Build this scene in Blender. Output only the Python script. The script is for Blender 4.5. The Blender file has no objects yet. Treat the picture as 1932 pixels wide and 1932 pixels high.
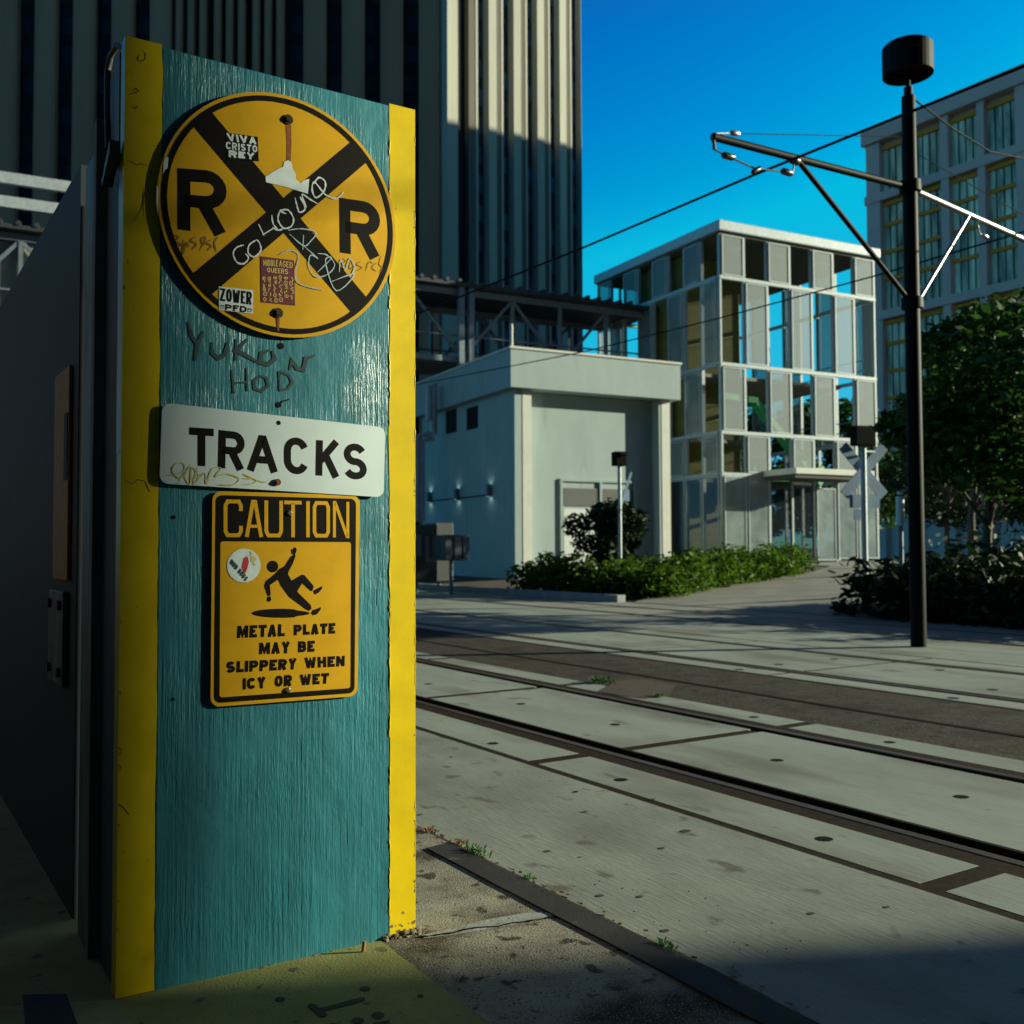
import bpy, bmesh, math, random
from mathutils import Vector, Matrix
scene = bpy.context.scene
COL = scene.collection
R_ = math.radians
# ------------------------------------------------------------------ camera calibration
PX, FPX, CAMH = 1932.0, 1902.6, 1.266
YAW, PITCH, ROLL = R_(32.869), R_(2.097), R_(-0.2421)
CF = Vector((math.sin(YAW)*math.cos(PITCH), math.cos(YAW)*math.cos(PITCH), math.sin(PITCH)))
_r0 = Vector((math.cos(YAW), -math.sin(YAW), 0)); _u0 = _r0.cross(CF)
CR = _r0*math.cos(ROLL) + _u0*math.sin(ROLL); CU = CR.cross(CF)
CC = Vector((0, 0, CAMH))
def ray(u, v): return CF + CR*((u-966)/FPX) - CU*((v-966)/FPX)
def on(ax, val, p):
    d = ray(*p); return CC + d*((val-CC[ax])/d[ax])
def crop(ox, oy, s): return lambda x, y: ((ox+x/s)*PX/4096, (oy+y/s)*PX/4096)
cA = crop(500, 300, 1.61); cB = crop(500, 1500, 1.38); c1 = crop(1600, 2300, 1.486); c2 = crop(2800, 2200, 1.4907)
c3 = crop(1400, 3100, 1.38); c4 = crop(2700, 3100, 1.384); c5 = crop(1600, 1000, 1.2883); c6 = crop(2300, 800, 1.2077)
c7 = crop(2800, 0, 1.486); cL = crop(0, 600, 1.38); cT = crop(300, 100, 3.22); cG = crop(1100, 3600, 1.932)
class Fr:
    """A horizontal local frame: origin, turned clockwise by al degrees."""
    def __init__(s, ox, oy, al, oz=0.0):
        a = R_(al); s.a = a; s.o = Vector((ox, oy, oz))
        s.t = Vector((math.cos(a), -math.sin(a), 0)); s.n = Vector((math.sin(a), math.cos(a), 0))
    def loc(s, P):
        d = P-s.o; return Vector((d.dot(s.t), d.dot(s.n), d.z))
    def wld(s, p): return s.o + s.t*p[0] + s.n*p[1] + Vector((0, 0, p[2]))
    def on(s, ax, val, p):
        c = s.loc(CC); r = ray(*p); d = Vector((r.dot(s.t), r.dot(s.n), r.z))
        return c + d*((val-c[ax])/d[ax])
# ------------------------------------------------------------------ materials
def M(name, col, rough=.6, metal=0., var=.25, vs=4., det=4., bump=0., bs=40., stretch=(1, 1, 1), spec=.5, dark=None, speck=None, vstretch=None, bd=.004):
    m = bpy.data.materials.new(name); m.use_nodes = True
    nt = m.node_tree; N = nt.nodes; L = nt.links; b = N['Principled BSDF']
    b.inputs['Roughness'].default_value = rough; b.inputs['Metallic'].default_value = metal
    b.inputs['Specular IOR Level'].default_value = spec
    tc = N.new('ShaderNodeTexCoord')
    mp = N.new('ShaderNodeMapping'); mp.inputs['Scale'].default_value = vstretch or (1, 1, 1)
    L.new(tc.outputs['Object'], mp.inputs['Vector'])
    n = N.new('ShaderNodeTexNoise'); n.inputs['Scale'].default_value = vs; n.inputs['Detail'].default_value = det
    n.inputs['Roughness'].default_value = .62
    L.new(mp.outputs['Vector'], n.inputs['Vector'])
    rp = N.new('ShaderNodeValToRGB'); e = rp.color_ramp.elements
    d = dark or tuple(c*(1-var) for c in col); l = tuple(min(1, c*(1+var)) for c in col)
    e[0].position = .32; e[0].color = (*d, 1); e[1].position = .68; e[1].color = (*l, 1)
    L.new(n.outputs['Fac'], rp.inputs['Fac'])
    out = rp.outputs['Color']
    if speck:
        for (sc, th, sc_col, wid) in speck:
            v = N.new('ShaderNodeTexNoise'); v.inputs['Scale'].default_value = sc; v.inputs['Detail'].default_value = 3
            L.new(mp.outputs['Vector'], v.inputs['Vector'])
            mr = N.new('ShaderNodeMapRange'); mr.inputs['From Min'].default_value = th; mr.inputs['From Max'].default_value = th+wid
            L.new(v.outputs['Fac'], mr.inputs['Value'])
            mx = N.new('ShaderNodeMix'); mx.data_type = 'RGBA'
            L.new(mr.outputs['Result'], mx.inputs[0]); L.new(out, mx.inputs[6]); mx.inputs[7].default_value = (*sc_col, 1)
            out = mx.outputs[2]
    L.new(out, b.inputs['Base Color'])
    if bump:
        m2 = N.new('ShaderNodeMapping'); m2.inputs['Scale'].default_value = stretch
        L.new(tc.outputs['Object'], m2.inputs['Vector'])
        n2 = N.new('ShaderNodeTexNoise'); n2.inputs['Scale'].default_value = bs; n2.inputs['Detail'].default_value = 5
        L.new(m2.outputs['Vector'], n2.inputs['Vector'])
        bp = N.new('ShaderNodeBump'); bp.inputs['Strength'].default_value = bump; bp.inputs['Distance'].default_value = bd
        L.new(n2.outputs['Fac'], bp.inputs['Height']); L.new(bp.outputs['Normal'], b.inputs['Normal'])
    return m
def flat(name, col, rough=.5, metal=0., spec=.5): return M(name, col, rough, metal, var=.12, vs=30, spec=spec)
def emit(name, col, st):
    m = bpy.data.materials.new(name); m.use_nodes = True
    b = m.node_tree.nodes['Principled BSDF']; b.inputs['Base Color'].default_value = (*col, 1)
    b.inputs['Emission Color'].default_value = (*col, 1); b.inputs['Emission Strength'].default_value = st
    return m
def translucent(m, amount):
    """perforated sheet: part of the light goes straight through the holes"""
    nt = m.node_tree; N = nt.nodes; o = N['Material Output']; b = N['Principled BSDF']
    t = N.new('ShaderNodeBsdfTransparent'); x = N.new('ShaderNodeMixShader'); x.inputs[0].default_value = amount
    nt.links.new(b.outputs[0], x.inputs[1]); nt.links.new(t.outputs[0], x.inputs[2]); nt.links.new(x.outputs[0], o.inputs['Surface'])
    return m
m_teal = M('teal_brushed_paint', (.024, .175, .225), .36, var=.22, vs=5, bump=.5, bs=100, stretch=(1, 1, .035), vstretch=(1, 1, .25), bd=.005, spec=.6, speck=[(2.2, .60, (.014, .10, .135), .2), (55, .73, (.012, .08, .10), .03), (9, .72, (.010, .06, .075), .05)])
# second, finer brush ridge layer on the teal paint
def add_fine(m, sc, st, stretch, dist):
    nt = m.node_tree; N = nt.nodes; L = nt.links
    tc = N.new('ShaderNodeTexCoord'); mp = N.new('ShaderNodeMapping'); mp.inputs['Scale'].default_value = stretch
    L.new(tc.outputs['Object'], mp.inputs['Vector'])
    n = N.new('ShaderNodeTexNoise'); n.inputs['Scale'].default_value = sc; n.inputs['Detail'].default_value = 4
    L.new(mp.outputs['Vector'], n.inputs['Vector'])
    bp = N.new('ShaderNodeBump'); bp.inputs['Strength'].default_value = st; bp.inputs['Distance'].default_value = dist
    L.new(n.outputs['Fac'], bp.inputs['Height'])
    b = N['Principled BSDF']
    if b.inputs['Normal'].links: L.new(b.inputs['Normal'].links[0].from_socket, bp.inputs['Normal'])
    L.new(bp.outputs['Normal'], b.inputs['Normal'])
add_fine(m_teal, 230, .35, (1, 1, .12), .003)
def patchy(m, sc, lo, hi):
    """brush marks fade in and out over the face"""
    nt = m.node_tree; N = nt.nodes; L = nt.links
    tc = N.new('ShaderNodeTexCoord'); n = N.new('ShaderNodeTexNoise'); n.inputs['Scale'].default_value = sc; n.inputs['Detail'].default_value = 3
    L.new(tc.outputs['Object'], n.inputs['Vector'])
    mr = N.new('ShaderNodeMapRange'); mr.inputs['From Min'].default_value = .36; mr.inputs['From Max'].default_value = .64; mr.inputs['To Min'].default_value = lo; mr.inputs['To Max'].default_value = hi
    L.new(n.outputs['Fac'], mr.inputs['Value'])
    for b in N:
        if b.type == 'BUMP': L.new(mr.outputs['Result'], b.inputs['Strength'])
    mr2 = N.new('ShaderNodeMapRange'); mr2.inputs['To Min'].default_value = .55; mr2.inputs['To Max'].default_value = .22
    L.new(n.outputs['Fac'], mr2.inputs['Value']); L.new(mr2.outputs['Result'], N['Principled BSDF'].inputs['Roughness'])
patchy(m_teal, 3.2, .12, .75)
add_fine(m_teal, 13, .45, (1, 1, .7), .010)
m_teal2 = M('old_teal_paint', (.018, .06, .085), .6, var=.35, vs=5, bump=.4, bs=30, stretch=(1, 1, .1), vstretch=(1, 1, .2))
m_yellow = M('yellow_paint', (.70, .50, .003), .36, var=.10, vs=6, bump=.25, bs=220, speck=[(5, .66, (.50, .36, .006), .10), (26, .74, (.20, .13, .02), .02), (90, .76, (.25, .17, .03), .02)], bd=.0015)
m_sign = M('sign_yellow', (.66, .36, .006), .38, var=.08, vs=9, speck=[(60, .77, (.30, .17, .02), .03)])
m_signedge = flat('sign_edge', (.55, .34, .04), .5)
m_black = flat('sign_black', (.004, .0028, .002), .6, spec=.12)
m_white = M('sign_white', (.60, .71, .73), .4, var=.06, vs=5, speck=[(40, .78, (.4, .42, .38), .04)])
m_stwhite = flat('sticker_white', (.64, .74, .76), .5)
m_maroon = flat('sticker_maroon', (.13, .012, .03), .5)
m_stgold = flat('sticker_gold', (.62, .50, .14), .5)
m_rust = M('rust', (.22, .065, .012), .8, var=.4, vs=60)
m_bolt = flat('bolt', (.06, .045, .03), .5, .6)
m_bright = flat('bright_bolt', (.5, .5, .47), .3, .9)
m_chalk = flat('white_marker', (.62, .70, .74), .6)
m_bluem = flat('blue_grey_marker', (.34, .47, .52), .6)
m_tag = flat('faint_marker', (.24, .13, .012), .6)
m_ytag = flat('yellow_marker', (.58, .50, .16), .6)
m_darkmark = flat('dark_marker', (.010, .038, .045), .7)
m_crack = flat('crack', (.10, .07, .005), .9)
m_red = flat('sticker_red', (.5, .03, .04), .5)
m_steel = M('weathered_steel', (.16, .15, .15), .55, .5, var=.5, vs=12, bump=.4, bs=60, vstretch=(1, 1, .15), speck=[(10, .62, (.12, .06, .03), .1)])
m_gate = M('blue_grey_gate_paint', (.008, .014, .021), .65, var=.3, vs=4, vstretch=(1, 1, .2))
m_conc = M('apron_concrete', (.235, .25, .21), .8, var=.20, vs=2.2, det=9, bump=.5, bs=70, stretch=(1, .12, 1), vstretch=(1, .7, 1), speck=[(1.3, .52, (.160, .160, .128), .22), (7, .62, (.115, .105, .08), .08), (220, .66, (.40, .39, .31), .05), (160, .64, (.09, .083, .065), .06)])
m_walk = M('sidewalk_concrete', (.27, .245, .19), .9, var=.30, vs=4, det=10, bump=.7, bs=150, spec=.25, speck=[(2.6, .50, (.060, .044, .024), .14), (11, .60, (.050, .038, .022), .06), (170, .60, (.42, .40, .32), .05), (120, .62, (.05, .04, .03), .05)])
m_panel = M('track_concrete', (.27, .295, .25), .75, var=.14, vs=2.0, det=8, bump=.4, bs=60, stretch=(1, .15, 1), vstretch=(1, .35, 1), speck=[(1.6, .50, (.165, .165, .13), .18), (5, .62, (.14, .125, .09), .10), (200, .66, (.13, .125, .10), .05), (35, .70, (.10, .08, .05), .04)])
m_joint = M('brown_joint_filler', (.026, .018, .012), .95, spec=.1, var=.4, vs=20, bump=.3)
m_groove = flat('dark_flangeway', (.008, .006, .005), .95, spec=.1)
m_rail = M('rail_steel', (.11, .080, .050), .5, .5, var=.3, vs=30, vstretch=(1, .05, 1))
m_asph = M('old_asphalt', (.050, .044, .034), .95, var=.4, vs=5, det=9, bump=1., bs=70, spec=.15, speck=[(60, .60, (.15, .14, .11), .06), (1.4, .55, (.030, .026, .020), .15), (9, .60, (.022, .019, .015), .1)])
m_mat = M('black_rubber_strip', (.024, .021, .017), .8, var=.3, vs=4, bump=.3, bs=90, speck=[(12, .68, (.08, .07, .05), .05)])
m_ypaint = M('worn_yellow_floor_paint', (.26, .25, .075), .8, var=.18, vs=5, det=8, bump=.5, bs=120, speck=[(14, .64, (.10, .09, .04), .06), (90, .68, (.07, .06, .03), .05)])
m_soil = M('mulch_soil', (.06, .040, .022), .95, var=.5, vs=6, bump=.8, bs=30, speck=[(14, .62, (.17, .08, .03), .08)])
m_ground = M('dusty_ground', (.11, .10, .08), .95, var=.3, vs=.5)
m_path = M('path_concrete', (.26, .25, .21), .85, var=.2, vs=1.0, bump=.3, bs=30)
m_kerb = M('kerb_concrete', (.26, .27, .27), .8, var=.2, vs=2)
m_wgrey = M('pale_grey_stucco', (.325, .405, .41), .8, var=.07, vs=1.5, bump=.25, bs=40, vstretch=(1, 1, .3), speck=[(2.0, .60, (.27, .34, .34), .15)])
m_wtrim = M('white_stucco', (.62, .62, .57), .75, var=.06, vs=2)
m_wdark = flat('dark_vent', (.018, .018, .018), .8, spec=.1)
m_louv = flat('louvre', (.16, .165, .16), .6)
m_door = flat('white_door', (.62, .66, .65), .5)
m_galv = M('galvanised_steel', (.38, .43, .47), .5, .15, var=.15, vs=6)
m_frame = M('tower_frame_steel', (.31, .36, .39), .5, .1, var=.1, vs=6)
m_galvd = M('blue_grey_steel', (.16, .205, .25), .5, .2, var=.15, vs=6)
m_roofd = M('dark_roof_sheet', (.03, .035, .04), .6, var=.2, vs=3)
m_mesh = translucent(M('mesh_screen', (.33, .33, .28), .7, var=.1, vs=3), .42)
m_perf = translucent(M('perforated_panel', (.21, .255, .27), .6, .1, var=.05, vs=8), .48)
m_dglass = translucent(flat('smoked_glass', (.02, .03, .035), .08, spec=.7), .55)
m_lglass = translucent(M('pale_glass', (.24, .30, .31), .25, var=.35, vs=.7), .3)
m_olive = M('olive_wall', (.13, .125, .022), .7, var=.2, vs=2, vstretch=(.3, .3, 2))
m_green = flat('green_stair', (.03, .42, .14), .5)
m_soff = flat('dark_soffit', (.05, .055, .045), .8)
m_slab = M('floor_slab', (.15, .15, .14), .8, vs=3)
m_tower_shade = M('shade_toned_concrete', (.40, .18, .11), .9, var=.14, vs=.15, det=8, vstretch=(1, 1, .25), spec=.2)  # tower concrete again, with the left wing's shade put into its colour
m_towerm = M('darker_rib_panel', (.115, .105, .085), .85, var=.14, vs=.2, vstretch=(1, 1, .3), spec=.2)  # panels between the ribs get a darker tone
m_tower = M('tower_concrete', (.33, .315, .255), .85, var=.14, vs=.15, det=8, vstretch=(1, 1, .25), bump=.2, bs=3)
m_hotel = M('hotel_concrete', (.60, .48, .44), .85, var=.08, vs=.2)
m_ochre = flat('ochre_bar', (.66, .24, .005), .6)
m_pole = M('black_paint', (.002, .0026, .0034), .55, var=.3, vs=8, spec=.10)
m_silver = M('silver_glint_metal', (.42, .43, .43), .38, .75, var=.12, vs=14)  # on right arm and strut, silver stands in for glint on black paint
m_wire = flat('wire', (.006, .007, .010), .7, spec=.08)
m_insul = flat('insulator', (.03, .028, .026), .35)
m_signal = flat('signal_black', (.004, .004, .004), .7, spec=.08)
m_alu = M('sky_tinted_aluminium', (.30, .42, .58), .45, .1, var=.12, vs=5)  # blue tint paints the sky's reflection onto the metal
m_cab = M('dark_cabinet', (.075, .08, .08), .6, .2, var=.2, vs=3)
m_cabl = flat('cabinet_panel', (.20, .23, .26), .5, .3)
m_bark = M('bark', (.10, .08, .06), .9, var=.4, vs=10, bump=.6, bs=20)
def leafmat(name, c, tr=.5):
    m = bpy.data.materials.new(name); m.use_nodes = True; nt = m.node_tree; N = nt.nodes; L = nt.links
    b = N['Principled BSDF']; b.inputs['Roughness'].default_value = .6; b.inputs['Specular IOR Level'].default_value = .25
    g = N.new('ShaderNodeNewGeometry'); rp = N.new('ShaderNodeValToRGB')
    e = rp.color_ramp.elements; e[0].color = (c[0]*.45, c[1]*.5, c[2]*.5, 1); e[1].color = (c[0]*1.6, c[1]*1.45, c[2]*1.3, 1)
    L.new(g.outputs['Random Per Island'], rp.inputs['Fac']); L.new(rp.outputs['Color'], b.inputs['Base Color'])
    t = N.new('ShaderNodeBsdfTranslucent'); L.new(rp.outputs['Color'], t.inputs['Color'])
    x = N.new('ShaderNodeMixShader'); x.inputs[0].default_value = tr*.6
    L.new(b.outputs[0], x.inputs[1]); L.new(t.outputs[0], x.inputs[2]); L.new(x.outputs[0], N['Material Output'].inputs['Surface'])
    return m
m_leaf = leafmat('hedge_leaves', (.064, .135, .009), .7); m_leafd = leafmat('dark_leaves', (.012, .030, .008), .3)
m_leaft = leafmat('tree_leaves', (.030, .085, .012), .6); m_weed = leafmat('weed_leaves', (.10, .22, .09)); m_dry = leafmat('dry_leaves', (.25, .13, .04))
def strip_glass(name, floor_h, z0, bright, scale, spec=.3):
    """window band: spandrel and pane alternate by storey"""
    m = bpy.data.materials.new(name); m.use_nodes = True; nt = m.node_tree; N = nt.nodes; L = nt.links; b = N['Principled BSDF']
    tc = N.new('ShaderNodeTexCoord'); br = N.new('ShaderNodeTexBrick')
    mp = N.new('ShaderNodeMapping'); mp.inputs['Rotation'].default_value = (R_(90), 0, 0)
    sx = N.new('ShaderNodeSeparateXYZ'); L.new(tc.outputs['Object'], sx.inputs[0])
    dv = N.new('ShaderNodeMath'); dv.operation = 'DIVIDE'; dv.inputs[1].default_value = floor_h; L.new(sx.outputs['Z'], dv.inputs[0])
    fr = N.new('ShaderNodeMath'); fr.operation = 'FRACT'; L.new(dv.outputs[0], fr.inputs[0])
    fl = N.new('ShaderNodeMath'); fl.operation = 'FLOOR'; L.new(dv.outputs[0], fl.inputs[0])
    cb = N.new('ShaderNodeCombineXYZ'); L.new(sx.outputs['X'], cb.inputs[0]); L.new(fl.outputs[0], cb.inputs[2])
    wn = N.new('ShaderNodeTexNoise'); wn.inputs['Scale'].default_value = .77; L.new(cb.outputs[0], wn.inputs['Vector'])
    gt = N.new('ShaderNodeMath'); gt.operation = 'GREATER_THAN'; gt.inputs[1].default_value = .42; L.new(fr.outputs[0], gt.inputs[0])
    rp = N.new('ShaderNodeValToRGB'); e = rp.color_ramp.elements
    e[0].position = .40; e[0].color = (.008, .012, .018, 1); e[1].position = .62; e[1].color = (*bright, 1)
    L.new(wn.outputs['Fac'], rp.inputs['Fac'])
    mx = N.new('ShaderNodeMix'); mx.data_type = 'RGBA'; L.new(gt.outputs[0], mx.inputs[0]); mx.inputs[6].default_value = (.012, .012, .014, 1); L.new(rp.outputs['Color'], mx.inputs[7])
    L.new(mx.outputs[2], b.inputs['Base Color']); b.inputs['Roughness'].default_value = .45; b.inputs['Specular IOR Level'].default_value = spec
    return m
m_tglass = strip_glass('tower_window_band', 3.7, 0, (.05, .11, .16), 1)  # blue pane colour stands in for sky reflected in the glass
m_hglass = M('curtained_glass', (.86, .76, .52), .4, var=.3, vs=.55, det=6, vstretch=(1, 1.6, .22), dark=(.015, .02, .02), spec=.8)
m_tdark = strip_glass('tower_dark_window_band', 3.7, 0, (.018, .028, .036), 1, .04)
# ------------------------------------------------------------------ mesh helpers
class MB:
    def __init__(s): s.v = []; s.f = []; s.sm = []
    def add(s, vs, fs, smooth=False):
        o = len(s.v); s.v += [tuple(v) for v in vs]
        for f in fs: s.f.append([i+o for i in f]); s.sm.append(smooth)
        return s
    def box(s, x0, x1, y0, y1, z0, z1):
        v = [(x, y, z) for z in (z0, z1) for y in (y0, y1) for x in (x0, x1)]
        return s.add(v, [(0, 2, 3, 1), (4, 5, 7, 6), (0, 1, 5, 4), (1, 3, 7, 5), (3, 2, 6, 7), (2, 0, 4, 6)])
    def prism(s, poly, off):
        """poly: list of 3D points, extruded by vector off"""
        off = Vector(off); n = len(poly); a = [Vector(p) for p in poly]
        vs = a+[p+off for p in a]
        fs = [list(range(n)), list(range(2*n-1, n-1, -1))]+[((i+1) % n, i, n+i, n+(i+1) % n) for i in range(n)]
        return s.add(vs, fs)
    def poly(s, pts): return s.add(pts, [list(range(len(pts)))])
    def tube(s, pts, r, n=10, cap=True):
        pts = [Vector(p) for p in pts]; rr = r if isinstance(r, (list, tuple)) else [r]*len(pts)
        rings = []
        up = None
        for i, p in enumerate(pts):
            d = (pts[min(i+1, len(pts)-1)]-pts[max(i-1, 0)]).normalized()
            if up is None:
                up = Vector((0, 0, 1)) if abs(d.z) < .9 else Vector((1, 0, 0))
            a = d.cross(up).normalized(); b = a.cross(d).normalized(); up = b
            rings.append([p+(a*math.cos(2*math.pi*k/n)+b*math.sin(2*math.pi*k/n))*rr[i] for k in range(n)])
        vs = [q for g in rings for q in g]; fs = []
        for i in range(len(pts)-1):
            for k in range(n):
                fs.append((i*n+k, i*n+(k+1) % n, (i+1)*n+(k+1) % n, (i+1)*n+k))
        s.add(vs, fs, True)
        if cap:
            s.add(rings[0], [list(range(n))[::-1]]); s.add(rings[-1], [list(range(n))])
        return s
    def beam(s, p0, p1, w, h):
        p0, p1 = Vector(p0), Vector(p1); d = (p1-p0).normalized()
        up = Vector((0, 0, 1)) if abs(d.z) < .95 else Vector((0, 1, 0))
        a = d.cross(up).normalized()*(w/2); b = a.cross(d).normalized()*(h/2)
        q = [-a-b, a-b, a+b, -a+b]
        return s.prism([p0+x for x in q], p1-p0)
    def ribbon(s, pts, w, nrm, lift=0.0, closed=False):
        """flat stroke in the plane with normal nrm, mitred, rising by lift along its length"""
        pts = [Vector(p) for p in pts]; nrm = Vector(nrm); n = len(pts)
        if n < 2: return s
        vs = []
        for i, p in enumerate(pts):
            if closed: a, b = pts[i-1], pts[(i+1) % n]
            else: a, b = pts[max(i-1, 0)], pts[min(i+1, n-1)]
            d0 = (p-a).normalized() if (p-a).length > 1e-9 else (b-p).normalized()
            d1 = (b-p).normalized() if (b-p).length > 1e-9 else d0
            t = (d0+d1)
            t = t.normalized() if t.length > 1e-6 else d1
            sd = nrm.cross(t).normalized(); c = max(.5, sd.dot(nrm.cross(d1).normalized()))
            ww = (w[i] if isinstance(w, (list, tuple)) else w)/2/c
            o = nrm*(lift*i/max(1, n-1))
            vs += [p+sd*ww+o, p-sd*ww+o]
        fs = [(2*i, 2*i+1, 2*i+3, 2*i+2) for i in range(n-1)]
        if closed: fs.append((2*n-2, 2*n-1, 1, 0))
        return s.add(vs, fs)
    def disc(s, c, r, a, b, n=32, r2=None, sq=1.0):
        c, a, b = Vector(c), Vector(a), Vector(b)
        ring = [c+(a*math.cos(2*math.pi*k/n)+b*math.sin(2*math.pi*k/n)*sq)*r for k in range(n)]
        if r2 is None: return s.add(ring, [list(range(n))])
        inn = [c+(a*math.cos(2*math.pi*k/n)+b*math.sin(2*math.pi*k/n)*sq)*r2 for k in range(n)]
        return s.add(ring+inn, [(k, (k+1) % n, n+(k+1) % n, n+k) for k in range(n)])
    def build(s, name, mat, parent=None, bevel=0., smooth=False, label=None):
        me = bpy.data.meshes.new(name)
        o = bpy.data.objects.new(name, me)
        if parent is not None: o.parent = parent
        me.from_pydata(s.v, [], s.f); me.update()
        for p, q in zip(me.polygons, s.sm): p.use_smooth = q or smooth
        if mat is not None: me.materials.append(mat)
        COL.objects.link(o)
        if not bevel and name not in ('foliage', 'crown', 'blade') and len(s.f) < 20000:
            bm = bmesh.new(); bm.from_mesh(me); bmesh.ops.recalc_face_normals(bm, faces=bm.faces); bm.to_mesh(me); bm.free()
        if bevel:
            bm = bmesh.new(); bm.from_mesh(me)
            bmesh.ops.recalc_face_normals(bm, faces=bm.faces)
            es = [e for e in bm.edges if len(e.link_faces) == 2 and e.calc_face_angle(0) > .5]
            bmesh.ops.bevel(bm, geom=es, offset=bevel, segments=2, affect='EDGES', profile=.6, clamp_overlap=True)
            bm.to_mesh(me); bm.free()
        if label: o['label'] = label
        return o
def thing(name, label, cat, loc=(0, 0, 0), al=0., group=None, fr=None):
    o = bpy.data.objects.new(name, None); COL.objects.link(o); o.empty_display_size = .2
    if fr: o.location = fr.o; o.rotation_euler = (0, 0, -fr.a)
    else: o.location = loc; o.rotation_euler = (0, 0, -R_(al))
    return tag(o, label, cat, group)
def tag(o, label, cat, group=None):
    o['label'] = label; o['category'] = cat
    if group: o['group'] = group
    return o
def struct(o): o['kind'] = 'structure'; return o
def text_mesh(txt, bold=0.0):
    cu = bpy.data.curves.new('lettering', 'FONT'); cu.body = txt; cu.size = 1; cu.offset = bold; cu.resolution_u = 4
    ob = bpy.data.objects.new('lettering', cu); COL.objects.link(ob)
    dg = bpy.context.evaluated_depsgraph_get(); dg.update()
    me = ob.evaluated_get(dg).to_mesh()
    vs = [v.co.copy() for v in me.vertices]; fs = [list(p.vertices) for p in me.polygons]
    ob.evaluated_get(dg).to_mesh_clear(); bpy.data.objects.remove(ob); bpy.data.curves.remove(cu)
    x0 = min(v.x for v in vs); x1 = max(v.x for v in vs); y0 = min(v.y for v in vs); y1 = max(v.y for v in vs)
    return [((v.x-x0)/(x1-x0), (v.y-y0)/(y1-y0)) for v in vs], fs
def bil(q, a, b):
    """q = TL, TR, BR, BL"""
    top = q[0].lerp(q[1], a); bot = q[3].lerp(q[2], a); return bot.lerp(top, b)
def put_text(mb, txt, quad, bold=0.0):
    vs, fs = text_mesh(txt, bold)
    return mb.add([bil(quad, a, b) for a, b in vs], fs)

def arc(cx, cy, rx, ry, a0, a1, n=10): return [(cx+rx*math.cos(R_(a0+(a1-a0)*i/n)), cy+ry*math.sin(R_(a0+(a1-a0)*i/n))) for i in range(n+1)]
GL = {   # y up, unit box; strokes run on the centre line
 'T': [[('l', 1), ('r', 1)], [(.5, .995), (.5, 'b')]],
 'R': [[(0, 'b'), (0, 1), (.60, 1)]+arc(.60, .74, .40, .26, 88, -88)+[(.60, .48), (0, .48)], [(.50, .48), (.98, 'b')]],
 'A': [[(0, 'b'), (.46, 1.0), (.54, 1.0), (1, 'b')], [(.20, .28), (.80, .28)]],
 'C': [arc(.5, .66, .5, .34, 22, 178)+arc(.5, .34, .5, .34, 182, 338)],
 'K': [[(0, 'b'), (0, 't')], [(.98, 't'), (.02, .36)], [(.36, .62), (1, 'b')]],
 'S': [arc(.5, .745, .48, .255, 25, 262, 14)+arc(.5, .25, .5, .25, 80, -155, 14)],
 'M': [[(0, 'b'), (0, 1), (.10, 1), (.5, .15), (.9, 1), (1, 1), (1, 'b')]],
 'E': [[('r', 1), (0, 1), (0, 0), ('r', 0)], [(0, .51), (.92, .51)]],
 'L': [[(0, 't'), (0, 0), ('r', 0)]],
 'P': [[(0, 'b'), (0, 1), (.62, 1)]+arc(.62, .73, .38, .27, 88, -88)+[(.62, .46), (0, .46)]],
 'Y': [[(0, 't'), (.5, .45), (1, 't')], [(.5, .47), (.5, 'b')]],
 'B': [[(0, .53), (0, 1), (.62, 1)]+arc(.62, .765, .33, .235, 88, -88)+[(.62, .53), (0, .53), (0, 0), (.62, 0)]+arc(.62, .265, .38, .265, -88, 88)],
 'I': [[(.5, 'b'), (.5, 't')]],
 'W': [[(0, 't'), (.22, 0), (.28, 0), (.5, .85), (.72, 0), (.78, 0), (1, 't')]],
 'H': [[(0, 'b'), (0, 't')], [(1, 'b'), (1, 't')], [(0, .52), (1, .52)]],
 'N': [[(0, 'b'), (0, 1), (.08, 1), (.92, 0), (1, 0), (1, 't')]],
 'O': [arc(.5, .64, .5, .36, 0, 180, 12)+arc(.5, .36, .5, .36, 180, 360, 12)+[(1, .64)]],
 'V': [[(0, 't'), (.46, 0), (.54, 0), (1, 't')]],
 'Z': [[('l', 1), (.97, 1), (.03, 0), ('r', 0)]],
 'F': [[('r', 1), (0, 1), (0, 'b')], [(0, .52), (.9, .52)]],
 'D': [[(0, 'b'), (0, 1), (.5, 1)]+arc(.5, .6, .5, .4, 88, 0, 6)+arc(.5, .4, .5, .4, 0, -88, 6)+[(.5, 0), (0, 0)]],
 'U': [[(0, 't')]+arc(.5, .34, .5, .34, 180, 360)+[(1, 't')]],
 'Q': [arc(.5, .64, .5, .36, 0, 180, 12)+arc(.5, .36, .5, .36, 180, 360, 12)+[(1, .64)], [(.6, .25), (1.05, -.05)]],
 'G': [arc(.5, .66, .5, .34, 22, 178)+arc(.5, .34, .5, .34, 182, 355)+[(1, .44), (.55, .44)]],
}
WD = {'I': .30, 'M': 1.25, 'W': 1.35, 'T': .92, 'L': .82, 'E': .85, 'F': .82}
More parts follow.
